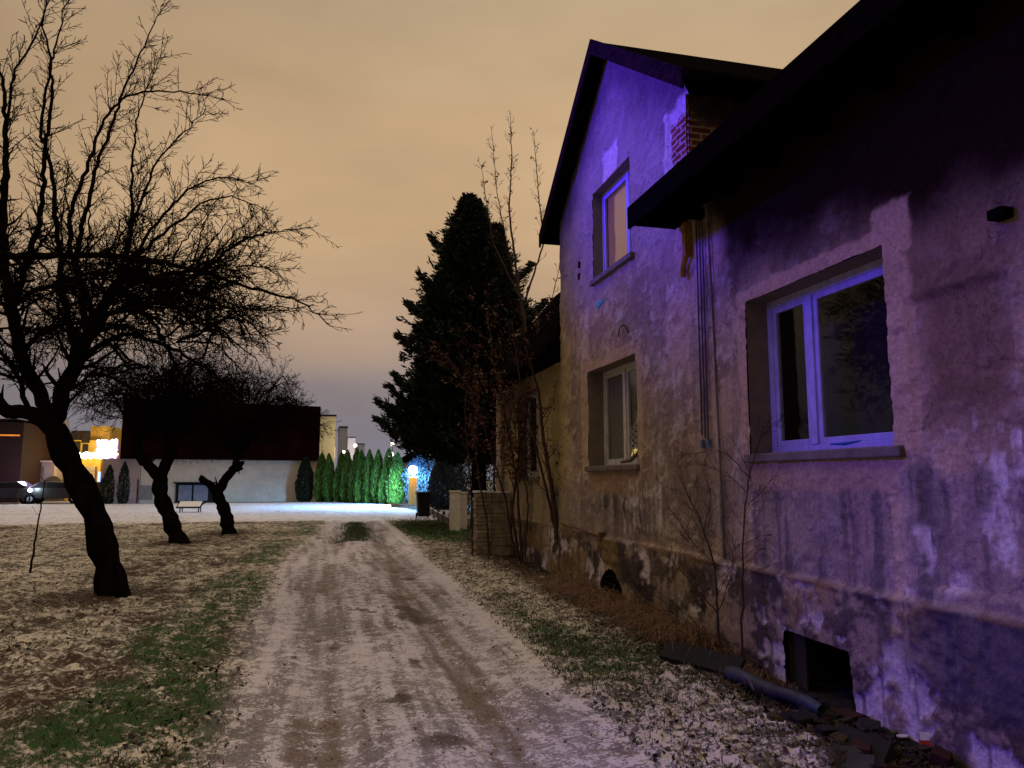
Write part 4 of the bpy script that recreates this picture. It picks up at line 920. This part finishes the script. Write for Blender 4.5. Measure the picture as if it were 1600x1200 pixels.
TH = [(475, 716, 19, 'dark plump thuja at the left end of the hedge, against the pale wall'), (501, 711, 15, 'thuja next to the dark plump one at the left end of the hedge'),
      (515, 712, 13, 'slim thuja, third in the hedge from its dark left end'), (530, 709, 14, 'thuja in the left half of the hedge, below the far lit block'), (541, 707, 11, 'narrow dark thuja near the middle of the hedge, left of the tallest'),
      (553, 704, 14, 'tallest thuja at the middle of the hedge'), (565, 707, 12, 'thuja just right of the tallest one in the hedge'), (577, 706, 15, 'broad green thuja at the right of the hedge, fourth from the lamp end'),
      (591, 706, 12, 'slim green thuja, third in the hedge from the lamp end'), (603, 704, 16, 'brightly lit thuja, second in the hedge from the lamp end'), (618, 711, 21, 'plump bright green thuja at the lamp end of the hedge')]
for i, (u, top, wd, lb) in enumerate(TH):
    Yh = 57.3 - .78 * i; p = at(u, 786, Yh); tp = at(u, top, Yh); thuja("thuja", (p.x, p.y, 0), tp.z + .1, max(.42, wd * Yh / FPX * .64), 200 + i, lb, 'needle' if i == 0 else 'thuja')
for k_, o_t in enumerate([o for o in COL.objects if o.name.startswith('thuja') and o.type == 'EMPTY']):
    o_t.rotation_euler = (.03 * math.sin(k_ * 2.3), .035 * math.sin(k_ * 4.1), k_)

# ================================================================== THE LAMP AND ITS CORNER
lp = at(645, 742, 46.0)
m = MB(); gp = empty("gate_pillar", (lp.x, lp.y, 0)); tag(gp, "slim tan brick gate pillar under the glaring blue-white lamp", "pillar")
m.box(-.20, .20, -.20, .20, -.05, 1.70)
for k in range(15): m.box(-.235, .235, -.235, .235, .02 + k * .112, .02 + k * .112 + .085)
m.build("brickwork", simple("tan_brick", (.50, .30, .08), (.36, .20, .05), 12, bump=.2), gp)
m = MB(); m.box(-.28, .28, -.28, .28, 1.70, 1.76); m.build("cap", MT['whitebrick'], gp, bevel=.015)
gl = empty("globe_lamp", (lp.x, lp.y - .02, 1.76)); tag(gl, "glaring blue-white globe lamp on top of the tan gate pillar", "lamp")
m = MB(); m.lathe([(.06, 0), (.06, .05), (.03, .08), (.03, .14)], n=12); m.build("lamp_base", MT['iron'], gl)
def sphere(r, z, n=14):
    return [(max(.002, r * math.sin(a)), z - r * math.cos(a)) for a in np.linspace(0, math.pi, n)]
m = MB(); m.lathe(sphere(.27, .38), n=20); m.build("globe", simple("lamp_globe", (.9, .95, 1), emit=(.45, .78, 1.0), estr=40, bump=0), gl, smooth=True)
lamp("globe_light", 'SPOT', (lp.x, lp.y, 2.55), (.20, .52, 1.0), 22000, aim=(lp.x - .4, lp.y + .1, 0), spot_size=R(172), spot_blend=.55, shadow_soft_size=.4)
lamp("globe_light", 'POINT', (lp.x + .1, lp.y + .75, 2.3), (.08, .30, 1.0), 750, shadow_soft_size=.2)
lamp("added_pillar_light", 'POINT', (lp.x - .1, lp.y - .75, 1.75), (1, .55, .12), 38, shadow_soft_size=.1)  # unseen warm light, added to turn the pillar front yellow
# lit pale house and shrubs beyond
m = MB(); q0 = at(624, 790, 62); q1 = at(643, 790, 62); hb = empty("garden_house", (q0.x, 62, 0)); tag(hb, "pale garden house in blue light behind the lamp", "house")
m.box(0, 2.2, 0, 3, 0, 3.0); m.build("wall", MT['palewall'], hb); m = MB(); m.prism([(-.3, 2.95), (1.1, 3.9), (2.5, 2.95)], 'y', -.2, 3.2); m.build("roof", MT['roof'], hb)
m = MB(); m.box(.3, 1.0, -.03, -.002, 1.0, 2.0); m.build("window", MT['glass'], hb)
thuja("garden_bush", (lp.x + .75, 48.2, 0), 3.3, 1.0, 301, "loose dark bush right behind the lamp pillar", 'bush', 15000, None)
thuja("garden_bush", (lp.x + 2.3, 47.2, 0), 3.5, 1.2, 302, "wide black bush right of the lamp, behind the low fence", 'bush', 15000, None)
thuja("garden_bush", (lp.x + 1.0, 40.5, 0), 3.0, .8, 303, "rounded dark bush between the lamp and the white brick pillars", 'bush', 15000, None)
thuja("garden_bush", (7.6, 34, 0), 4.2, 1.9, 304, "dense black bush closing the view right of the low fence", 'needle', 14000, None)
# dark bin, low fence, pillars
bn = gnd(661, 809); b0 = empty("wheelie_bin", (bn.x, bn.y, 0)); tag(b0, "dark wheelie bin standing where the lane meets the street", "bin")
m = MB(); m.prism([(-.22, .06), (.22, .06), (.28, 1.0), (-.28, 1.0)], 'y', -.27, .27); m.build("body", MT['iron'], b0, bevel=.02)
m = MB(); m.box(-.31, .31, -.32, .30, 1.0, 1.07); m.build("lid", MT['iron'], b0, bevel=.02)
for sx in (-1, 1): MB().tube([(sx * .22, .26, .1), (sx * .27, .26, .1)], .1, 12).build("wheel", MT['dark'], b0)
f0 = gnd(672, 806); f1 = gnd(703, 827)
fr = empty("low_fence", (f0.x, f0.y, 0)); tag(fr, "low fence of pale boards between the bin and the white pillars", "fence")
dv = Vector((f1.x - f0.x, f1.y - f0.y, 0)); Lf = dv.length; M_ = Matrix.Rotation(math.atan2(dv.y, dv.x), 4, 'Z')
m = MB(); m.box(0, Lf, -.02, .02, .12, .34, M_); m.build("board", simple("old_fence_board", (.16, .14, .11)), fr)
for k in range(5): 
    m = MB(); m.box(Lf * k / 4 - .04, Lf * k / 4 + .04, -.05, .05, -.1, .48, M_); m.build("post", simple("fence_post", (.13, .11, .09)), fr)
m = MB(); m.box(0, Lf, -.022, .022, .34, .36, M_); m.build("snow_cap", MT['snow'], fr)
for (u0, u1, tp_, lb, Yp) in ((703, 718, 768, "left and larger of the two pale brick pillars beside the lane", 23.5), (720, 729, 770, "right and slimmer of the two pale brick pillars beside the lane", 23.9)):
    a = at(u0, 830, Yp); b = at(u1, 830, Yp); z1 = at(u0, tp_, Yp).z; w_ = (b - a).length / 2
    pr = empty("brick_pillar", ((a.x + b.x) / 2, Yp, 0)); tag(pr, lb, "pillar", "pale brick pillars beside the lane")
    m = MB()
    for k in range(int(z1 / .085)): m.box(-w_ + .004 * (k % 2), w_ - .004 * (k % 2), -w_, w_, .01 + k * .085, .01 + k * .085 + .076)
    m.box(-w_ + .012, w_ - .012, -w_ + .012, w_ - .012, -.1, z1 - .02); m.build("brickwork", MT['whitebrick'], pr)
    m = MB(); m.box(-w_ - .02, w_ + .02, -w_ - .02, w_ + .02, z1 - .03, z1 + .03); m.build("cap", MT['whitebrick'], pr, bevel=.01)
# planks at the pillar foot
pk0 = gnd(640, 796); pp = empty("plank_pile", (pk0.x, pk0.y, 0)); tag(pp, "small heap of planks at the foot of the tan gate pillar", "planks")
for k in range(5):
    m = MB(); m.box(-1.0, .9, -.08, .08, 0, .05, Matrix.Rotation(.1 * k - .2, 4, 'Z') @ Matrix.Translation((0, .2 * k - .4, .05 + .04 * k)) @ Matrix.Rotation(.08, 4, 'Y')); m.build("plank", simple("plank_wood", (.32, .24, .14)), pp)

# ================================================================== ACROSS THE STREET
def gpt(u, Y): p = at(u, 780, Y); return Vector((p.x, Y, 0))
def wallbox(mb, a, b, z0, z1, depth, off=0.0):
    d = (b - a); L_ = d.length; M_ = Matrix.Translation(a) @ Matrix.Rotation(math.atan2(d.y, d.x), 4, 'Z'); mb.box(0, L_, off, depth, z0, z1, M_); return M_, L_
a = at(157, 785, 55.7); a.z = 0; b = at(495, 783, 58.7); b.z = 0; a2 = at(183, 785, 55.9); a2.z = 0
zt = at(300, 628, 57).z; zm = at(300, 718, 57).z
hall = empty("long_building", a); tag(hall, "long low building with dark red upper cladding above a pale wall", "building")
m = MB(); wallbox(m, a2 - a, b - a, zm, zt, 9, -.35); cl = m.build("cladding", MT['redclad'], hall)
m = MB(); M_, L_ = wallbox(m, (a2 - a) + (b - a2) * .1, b - a, -.3, zm - .01, 9); m.build("wall", MT['palewall'], hall)
m = MB(); wallbox(m, Vector((0, 0, 0)), (a2 - a) + (b - a2) * .098, -.3, zm - .01, 8.5); m.build("side_wall", MT['pinkwall'], hall)
M0 = Matrix.Rotation(math.atan2((b - a).y, (b - a).x), 4, 'Z'); Lh = (b - a).length
def hx(u): return (u - 157) / (495 - 157) * Lh
m = MB(); m.box(hx(265), hx(324), -.09, -.002, 0, 1.33, M0); dr = m.build("double_door", MT['iron'], hall)
for u0, u1 in ((269, 289), (292, 314)):
    m = MB(); m.box(hx(u0), hx(u1), -.13, -.092, .12, 1.2, M0); m.build("door_panel", MT['greydoor'], dr)
m = MB(); m.box(hx(261), hx(328), -.5, -.0, 1.33, 1.42, M0); m.build("canopy", MT['iron'], dr)
m = MB(); m.box(hx(211), hx(231), -.06, -.002, .25, 1.2, M0); m.build("grey_hatch", simple("grey_hatch", (.24, .22, .20)), hall)
m = MB(); m.box(hx(208), hx(209.5), -.05, -.002, 0, 1.6, M0); m.build("drainpipe", MT['iron'], hall)
for u, lb, H_, sd in ((167, "left dark columnar shrub before the pinkish wall", 2.5, 1), (191, "right dark columnar shrub before the pinkish wall", 2.7, 2)):
    p = at(u, 785, 55.0); thuja("columnar_shrub", (p.x, 55.0, 0), H_, .36, 400 + sd, lb, 'needle', 2600, "dark columnar shrubs before the pinkish wall")
# snow-covered handcart / board
wb_ = gnd(298, 800); cart = empty("handcart", (wb_.x, wb_.y, 0)); tag(cart, "small flat handcart under snow standing on the street edge", "cart")
m = MB(); Mt = Matrix.Translation((0, 0, .32)) @ Matrix.Rotation(R(16), 4, 'X'); m.box(-.62, .52, -.45, .45, 0, .05, Mt); m.build("board", MT['iron'], cart)
m = MB(); m.box(-.56, .46, -.42, .42, .052, .09, Mt); m.build("snow_cover", MT['snow'], cart, bevel=.02)
for sx in (-.45, .4):
    for sy in (-.3, .35): MB().tube([(sx, sy, 0), (sx, sy, .3)], .03, 6).build("leg", MT['iron'], cart)
m = MB(); m.tube([(.5, 0, .35), (.95, -.1, .62), (1.0, -.1, .75)], .025, 6); m.build("handle", MT['iron'], cart)

# far apartment blocks
def block(name, u0, u1, top, Y, depth, label, mat, lit=None, wins=True):
    p0 = gpt(u0, Y); p1 = gpt(u1, Y); zt = at(u0, top, Y).z; r_ = empty(name, p0); tag(r_, label, "apartment block", "apartment blocks behind the hedge"); w_ = p1.x - p0.x
    m = MB(); m.box(0, w_, 0, depth, -.5, zt); m.build("wall", mat, r_)
    m = MB(); m.box(-.08, w_ + .08, -.1, depth + .1, zt, zt + .22); m.build("roof", MT['iron'], r_)
    if wins:
        nf = max(2, int(zt / 3))
        for f_ in range(nf):
            for s_ in range(3):
                m = MB(); y_ = 1.5 + s_ * (depth - 3) / 3; m.box(w_ - .0, w_ + .04, y_, y_ + 1.5, 1.2 + f_ * 3, 2.6 + f_ * 3); m.build("window", lit if (lit and (f_ + s_) % 2) else MT['greydoor'], r_)
    return r_
litw = simple("lit_window", (.6, .5, .3), emit=(1, .72, .35), estr=2.0, bump=0)
block("apartment_block", 485, 521, 650, 95, 9, "nearest pale apartment block with a lit side, showing above the left end of the hedge", simple("cream_render", (.46, .43, .30), (.40, .37, .26), 1, bump=0), litw)
block("apartment_block", 527, 540, 668, 125, 10, "grey-blue apartment block second behind the hedge", simple("grey_render", (.32, .34, .40), (.28, .3, .36), 1, bump=0))
block("apartment_block", 541, 553, 684, 160, 12, "small beige apartment block third behind the hedge", simple("beige_render", (.42, .38, .30), (.38, .33, .27), 1, bump=0), litw)
block("apartment_block", 554, 568, 694, 210, 14, "lowest farthest apartment block behind the hedge", simple("blue_render", (.35, .35, .45), (.3, .3, .4), 1, bump=0), litw)
lamp("added_yard_light", 'POINT', tuple(gpt(528, 92) + Vector((2.2, 0, 6))), (1.0, .82, .5), 700, shadow_soft_size=.5)  # unseen, added to brighten the side of the nearest block
lamp("added_yard_light", 'POINT', tuple(gpt(575, 150) + Vector((0, 0, 6))), (.75, .75, 1.0), 7000, shadow_soft_size=.5)  # second added light, bluish, for the blocks farther back
def street_lamp(u, v, Y, label, col=(1, .95, .85), e=14, r_=.16):
    p = at(u, v, Y); ro = empty("street_lamp", (p.x, Y, 0)); tag(ro, label, "street lamp", "distant street lamps")
    m = MB(); m.tube([(0, 0, 0), (0, 0, p.z - .1)], [.06, .04], 6); m.build("pole", MT['iron'], ro)
    m = MB(); m.lathe(sphere(r_, p.z), n=12); m.build("lamp_head", simple("lamp_head", (1, 1, 1), emit=col, estr=e, bump=0), ro, smooth=True)
street_lamp(613, 694, 75, "upper of the two distant lamps seen at the conifer's edge", (1, .95, .7), 4, .18)
street_lamp(610, 710, 80, "lower, larger of the two distant lamps seen at the conifer's edge", (.9, .97, 1), 10, .30)
street_lamp(537, 706, 88, "distant warm street lamp by the grey-blue block", (1, .9, .7), 9, .15)
street_lamp(555, 696, 140, "distant yellow lamp beside the beige block", (1, .8, .45), 9, .3)
street_lamp(47, 766, 56, "slim white-lit lamp post between the two parked cars", (.8, .9, 1), 8, .13)

# lit shop, fairy lights, sign
Ys = 66.0
def quadbox(name, u0, u1, v0, v1, Y, th_, mat, par, base):
    p0 = at(u0, v1, Y); p1 = at(u1, v0, Y); m = MB(); m.box(p0.x - base.x, p1.x - base.x, Y - base.y, Y - base.y + th_, p0.z, p1.z); return m.build(name, mat, par)
sb = gpt(104, Ys); shop = empty("lit_shop", sb); tag(shop, "yellow-lit shop front with strings of fairy lights, glimpsed between the trunks", "shop")
yel = simple("yellow_facade", (.62, .40, .06), (.45, .27, .04), 1.2, bump=0)
quadbox("wall", 98, 160, 688, 785, Ys, 6, yel, shop, sb); quadbox("gable", 138, 173, 666, 730, Ys + .6, 5, yel, shop, sb)
for u0, u1, v0, v1 in ((113, 126, 690, 706), (128, 138, 694, 708), (110, 124, 674, 686), (127, 141, 673, 692)): quadbox("window", u0, u1, v0, v1, Ys - .06, .05, MT['room'], shop, sb)
quadbox("side_wall", 112, 128, 673, 688, Ys + .4, 4, simple("brown_wall", (.10, .05, .02)), shop, sb)
quadbox("shop_band", 119, 149, 729, 753, Ys - .5, .4, simple("beige_band", (.36, .30, .20)), shop, sb); quadbox("lit_strip", 128, 145, 750, 753, Ys - .6, .08, simple("yellow_strip", (.9, .7, .2), emit=(1, .72, .15), estr=1.4, bump=0), shop, sb)
quadbox("door", 126, 150, 753, 785, Ys - .5, .3, MT['room'], shop, sb)
ad = gpt(151, Ys - 1); q_ = empty("light_panel", ad); tag(q_, "narrow blue lit panel beside the shop door", "light panel"); quadbox("panel", 152, 157, 737, 753, Ys - 1, .15, simple("blue_panel", (.3, .5, .9), emit=(.25, .45, 1.0), estr=1.2, bump=0), q_, ad); quadbox("post", 148, 158, 753, 785, Ys - 1, .15, MT['iron'], q_, ad)
def bulbs(label, us, vs, n, seed, cols, cat, rad=.09):
    g = random.Random(seed); base = gpt((us[0] + us[1]) / 2, Ys - 1.2); ro = empty("fairy_lights", base); tag(ro, label, cat)
    for ci, (c, e) in enumerate(cols):
        m = MB()
        for k in range(n // len(cols)):
            p = at(g.uniform(*us), g.uniform(*vs), Ys - 1.2) - base; rr_ = rad * g.uniform(.6, 1.2); m.lathe([(x_, z_ + p.z) for x_, z_ in sphere(rr_, 0, 5)], (p.x, p.y, 0), 6)
        m.build("bulbs", simple("bulb", (1, 1, 1), emit=c, estr=e, bump=0), ro)["kind"] = "stuff"
bulbs("dense white and violet cluster of fairy lights beside the dark red building", (152, 183), (688, 715), 170, 1, [((1, .9, .95), 5), ((.35, .15, 1), 2.5), ((1, .8, .7), 5)], "fairy lights", .12)
bulbs("horizontal bright white string of fairy lights under the shop windows", (116, 166), (708, 715), 120, 2, [((1, .93, .7), 6), ((1, .85, .5), 5)], "fairy lights", .11)
bulbs("small yellow cluster of fairy lights at the left end of the shop", (100, 112), (693, 722), 46, 3, [((1, .7, .15), 3)], "fairy lights", .11)
lamp("added_shop_light", 'POINT', tuple(at(135, 722, Ys - 3)), (1, .62, .16), 420, shadow_soft_size=.4)  # added point light that warms the shop facade
# dark house and pale buildings at the far left
sb = gpt(-60, 60); dh = empty("dark_house", sb); tag(dh, "dark brown house at the left edge with a faint orange strip light", "house")
quadbox("wall", -60, 38, 660, 785, 60, 8, simple("brown_boards", (.03, .012, .008)), dh, sb); p = at(-60, 660, 60); p1 = at(44, 655, 60)
m = MB(); m.box(-.5, p1.x - sb.x, -.6, 9, p1.z, p1.z + .5); m.build("roof", MT['snow'], dh)
quadbox("strip_light", -5, 31, 679, 681, 59.9, .05, simple("orange_strip", (.8, .3, .05), emit=(1, .3, .04), estr=.5, bump=0), dh, sb)
sb = gpt(-20, 64); ph = empty("pale_garage", sb); tag(ph, "pale lilac-lit garage building with arched openings behind the parked cars", "garage")
quadbox("wall", -30, 86, 722, 785, 64, 7, simple("lilac_render", (.36, .34, .42), (.28, .26, .34), 1.5, bump=0), ph, sb)
m = MB(); z0_ = at(0, 722, 64).z; xa = at(-30, 722, 64).x - sb.x; xb = at(86, 722, 64).x - sb.x; m.box(xa - .2, xb + .2, -.3, 7.2, z0_, z0_ + .12); m.build("roof", MT['snow'], ph)
for u0, u1 in ((-14, 30), (62, 100)):
    c0 = at(u0, 785, 64).x - sb.x; c1 = at(u1, 785, 64).x - sb.x; hh = 2.1; poly = [(c0, 0)] + [((c0 + c1) / 2 - (c1 - c0) / 2 * math.cos(t_), .6 + hh * .6 * math.sin(t_)) for t_ in np.linspace(0, math.pi, 12)] + [(c1, 0)]
    m = MB(); m.prism(poly, 'y', -.08, -.002); m.build("arched_door", simple("olive_door", (.10, .09, .06)), ph)
quadbox("door", 47, 69, 728, 780, 63.95, .05, simple("grey_blue_door", (.18, .20, .28)), ph, sb)
lamp("added_garage_light", 'POINT', tuple(at(40, 745, 58)), (.55, .5, 1.0), 260, shadow_soft_size=.3)  # unseen lilac light added in front of the garage wall
def car(u, Y, label, flip, c):
    p = gpt(u, Y); ro = empty("parked_car", p, math.pi if flip else 0); tag(ro, label, "car", "cars parked across the street")
    paintm = simple("car_paint", c, rough=.35, bump=0, spec=.5)
    m = MB(); prof = [(-2.1, .35), (-2.15, .75), (-1.95, .92), (-1.2, 1.0), (-.65, 1.42), (.75, 1.46), (1.45, 1.05), (2.05, .95), (2.15, .6), (2.1, .35)]
    m.prism(prof, 'y', -.85, .85); m.build("body", paintm, ro, bevel=.05)
    m = MB(); m.prism([(-1.1, 1.02), (-.62, 1.36), (.72, 1.39), (1.3, 1.04)], 'y', -.862, .862); m.build("window", MT['iron'], ro)
    for sx in (-1.3, 1.3):
        for sy in (-.8, .8):
            m = MB(); m.tube([(sx, sy - .1, .32), (sx, sy + .1, .32)], .32, 16); w_ = m.build("wheel", MT['dark'], ro)
            m = MB(); m.tube([(sx, sy - .105, .32), (sx, sy + .105, .32)], .18, 10); m.build("rim", MT['greydoor'], w_)
    for sy in (-.6, .6):
        m = MB(); m.box(-2.18, -2.1, sy - .16, sy + .16, .62, .76); m.build("headlight", simple("headlight", (.7, .75, .8), rough=.2, bump=0), ro)
        m = MB(); m.box(2.1, 2.17, sy - .16, sy + .16, .68, .82); m.build("tail_light", simple("tail_light", (.25, .01, .01), rough=.3, bump=0), ro)
car(12, 57.5, "dark blue car parked at the far left edge, left of the lamp post", False, (.012, .013, .03))
car(88, 57.0, "black car parked half behind the big tree trunk, right of the lamp post", True, (.01, .01, .012))
lamp("post_light", 'POINT', tuple(at(47, 764, 55.5)), (.7, .85, 1.0), 60, shadow_soft_size=.1)

# ================================================================== RUBBISH AT THE WALL FOOT
def hgt(x_, y_): return float(height(np.array([x_]), np.array([y_]))[0][0])
def gp_(u, v): p = gnd(u, v, -.1); return Vector((p.x, p.y, hgt(p.x, p.y)))
p0 = gp_(1140, 1078); p1 = gp_(1285, 1135); pi_ = empty("old_pipe", (p0 + p1) / 2); tag(pi_, "grey-blue length of old drainpipe lying below the cellar hole", "pipe")
m = MB(); n_ = 9; pts = [p0.lerp(p1, k / (n_ - 1)) + Vector((0, 0, .075 + .01 * math.sin(k * 1.3))) for k in range(n_)]; pts = [p - pi_.location for p in pts]
m.tube(pts, [.060 - .002 * k + .006 * math.sin(k * 2.1) for k in range(n_)], 14, cap=False); m.tube(pts, [.05 - .002 * k for k in range(n_)], 14, cap=False); m.build("pipe_body", simple("blue_grey_pipe", (.030, .042, .060), (.014, .012, .009), 7, rough=.55, bump=.3), pi_, smooth=True)
def slab(name, u, v, w_, d_, h_, rot, label, mat, cat, seed, tilt=0, base_z=0, tiltx=0):
    """irregular broken slab"""
    g = random.Random(seed); c = gp_(u, v); ro = empty(name, (c.x, c.y, c.z + base_z)); tag(ro, label, cat); n = 9
    poly = [(w_ * math.cos(a) * g.uniform(.75, 1.1), d_ * math.sin(a) * g.uniform(.75, 1.1)) for a in np.linspace(0, 2 * math.pi, n, endpoint=False)]
    m = MB(); m.prism(poly, 'z', 0, h_); Mx = Matrix.Rotation(R(rot), 4, 'Z') @ Matrix.Rotation(R(tilt), 4, 'Y') @ Matrix.Rotation(R(tiltx), 4, 'X'); m.v = [tuple(Mx @ Vector(p)) for p in m.v]
    m.build("slab_body" if 'slab' in name else "body", mat, ro, bevel=min(.008, h_ * .3)); return ro
dkw = simple("rotten_black_wood", (.014, .012, .010), bump=.6)
p = gp_(1098, 1062); bd = empty("black_board", p); tag(bd, "rotten black board propped on stones left of the old drainpipe", "board")
m = MB(); m.box(-.36, .36, -.10, .10, 0, .05, Matrix.Translation((0, 0, .09)) @ Matrix.Rotation(R(-58), 4, 'Z') @ Matrix.Rotation(R(35), 4, 'X') @ Matrix.Rotation(R(5), 4, 'Y')); m.build("plank", dkw, bd, bevel=.01)
m = MB(); m.box(-.08, .08, -.06, .06, 0, .09, Matrix.Rotation(.4, 4, 'Z')); m.build("prop_stone", MT['stone'], bd, bevel=.02)
gslab = simple("grey_slab", (.085, .08, .085), (.05, .045, .045), 6)
slab("broken_slab", 1515, 1165, .26, .20, .03, -30, "large grey broken roofing slab tilted at the lower right corner", gslab, "slab", 1, 8, .04, 18)
slab("broken_slab", 1400, 1112, .16, .11, .035, 20, "ochre broken stone slab just right of the cellar hole", simple("ochre_slab", (.11, .075, .03), (.07, .045, .02), 6), "slab", 2, -10, .02, 12)
slab("broken_slab", 1412, 1092, .13, .06, .025, 10, "small blue-grey slate piece leaning against the plinth", simple("slate", (.07, .085, .10)), "slab", 3, 5, .05, 35)
redp = simple("red_plastic", (.34, .03, .02), (.2, .02, .015), 10, rough=.4, bump=0); whp = simple("white_plastic", (.6, .58, .6), (.45, .43, .45), 10, rough=.5, bump=0)
def scrap(u, v, s, rot, label, seed, zz=.0, tilt=60):
    c = gp_(u, v); ro = empty("packaging_scrap", (c.x, c.y, c.z + zz)); tag(ro, label, "litter"); Mx = Matrix.Rotation(R(rot), 4, 'Z') @ Matrix.Rotation(R(tilt), 4, 'X')
    m = MB(); m.box(-s, s, -s * .6, .02 * s, 0, .004, Mx); m.build("red_side", redp, ro); m = MB(); m.box(-s * .8, s * .9, .03 * s, s * .6, .001, .006, Mx); m.build("white_side", whp, ro)
scrap(1365, 1075, .16, 35, "crumpled red and white wrapper at the right edge of the cellar hole", 1, .12, 40)
scrap(1470, 1115, .08, 15, "small red and white packet above the grey slab", 2, .10)
scrap(1457, 1165, .085, -20, "red and white carton end nearest the lower right corner", 3, .04)
scr = slab("paper_scrap", 1410, 1152, .07, .03, .01, 15, "crumpled white paper scrap between the ochre slab and the carton", whp, "litter", 5, 5, .01)
# scattered rubble: bricks and stones that could be counted
g = random.Random(11)
tones = ["brown", "grey", "black", "ochre", "dark red"]
tm = [simple("rubble_" + str(k), c) for k, c in enumerate([(.032, .022, .014), (.040, .038, .036), (.012, .011, .010), (.055, .038, .014), (.040, .012, .008)])]
for k in range(60):
    yy = g.uniform(3.0, 5.7); xx = g.uniform(2.85 + .45 * (yy > 4.8), 3.74); ti = g.randrange(5); s = g.uniform(.03, .10) if k % 4 else g.uniform(.08, .15)
    ro = empty("rubble_stone", (xx, yy, hgt(xx, yy) + s * .2)); tag(ro, tones[ti] + " broken piece of rubble among the debris at the wall foot", "rubble", tones[ti] + " rubble pieces at the wall foot")
    m = MB(); Mx = Matrix.Rotation(g.uniform(0, 6), 4, 'Z') @ Matrix.Rotation(g.uniform(-.5, .5), 4, 'X')
    m.box(-s * g.uniform(.8, 1.5), s * g.uniform(.8, 1.5), -s * .7, s * g.uniform(.5, .9), -s * .4, s * g.uniform(.25, .6), Mx)
    m.v = [tuple(Vector(v) + Vector((g.uniform(-.2, .2), g.uniform(-.2, .2), g.uniform(-.15, .15))) * s) for v in m.v]
    m.build("stone", tm[ti], ro, bevel=.006)
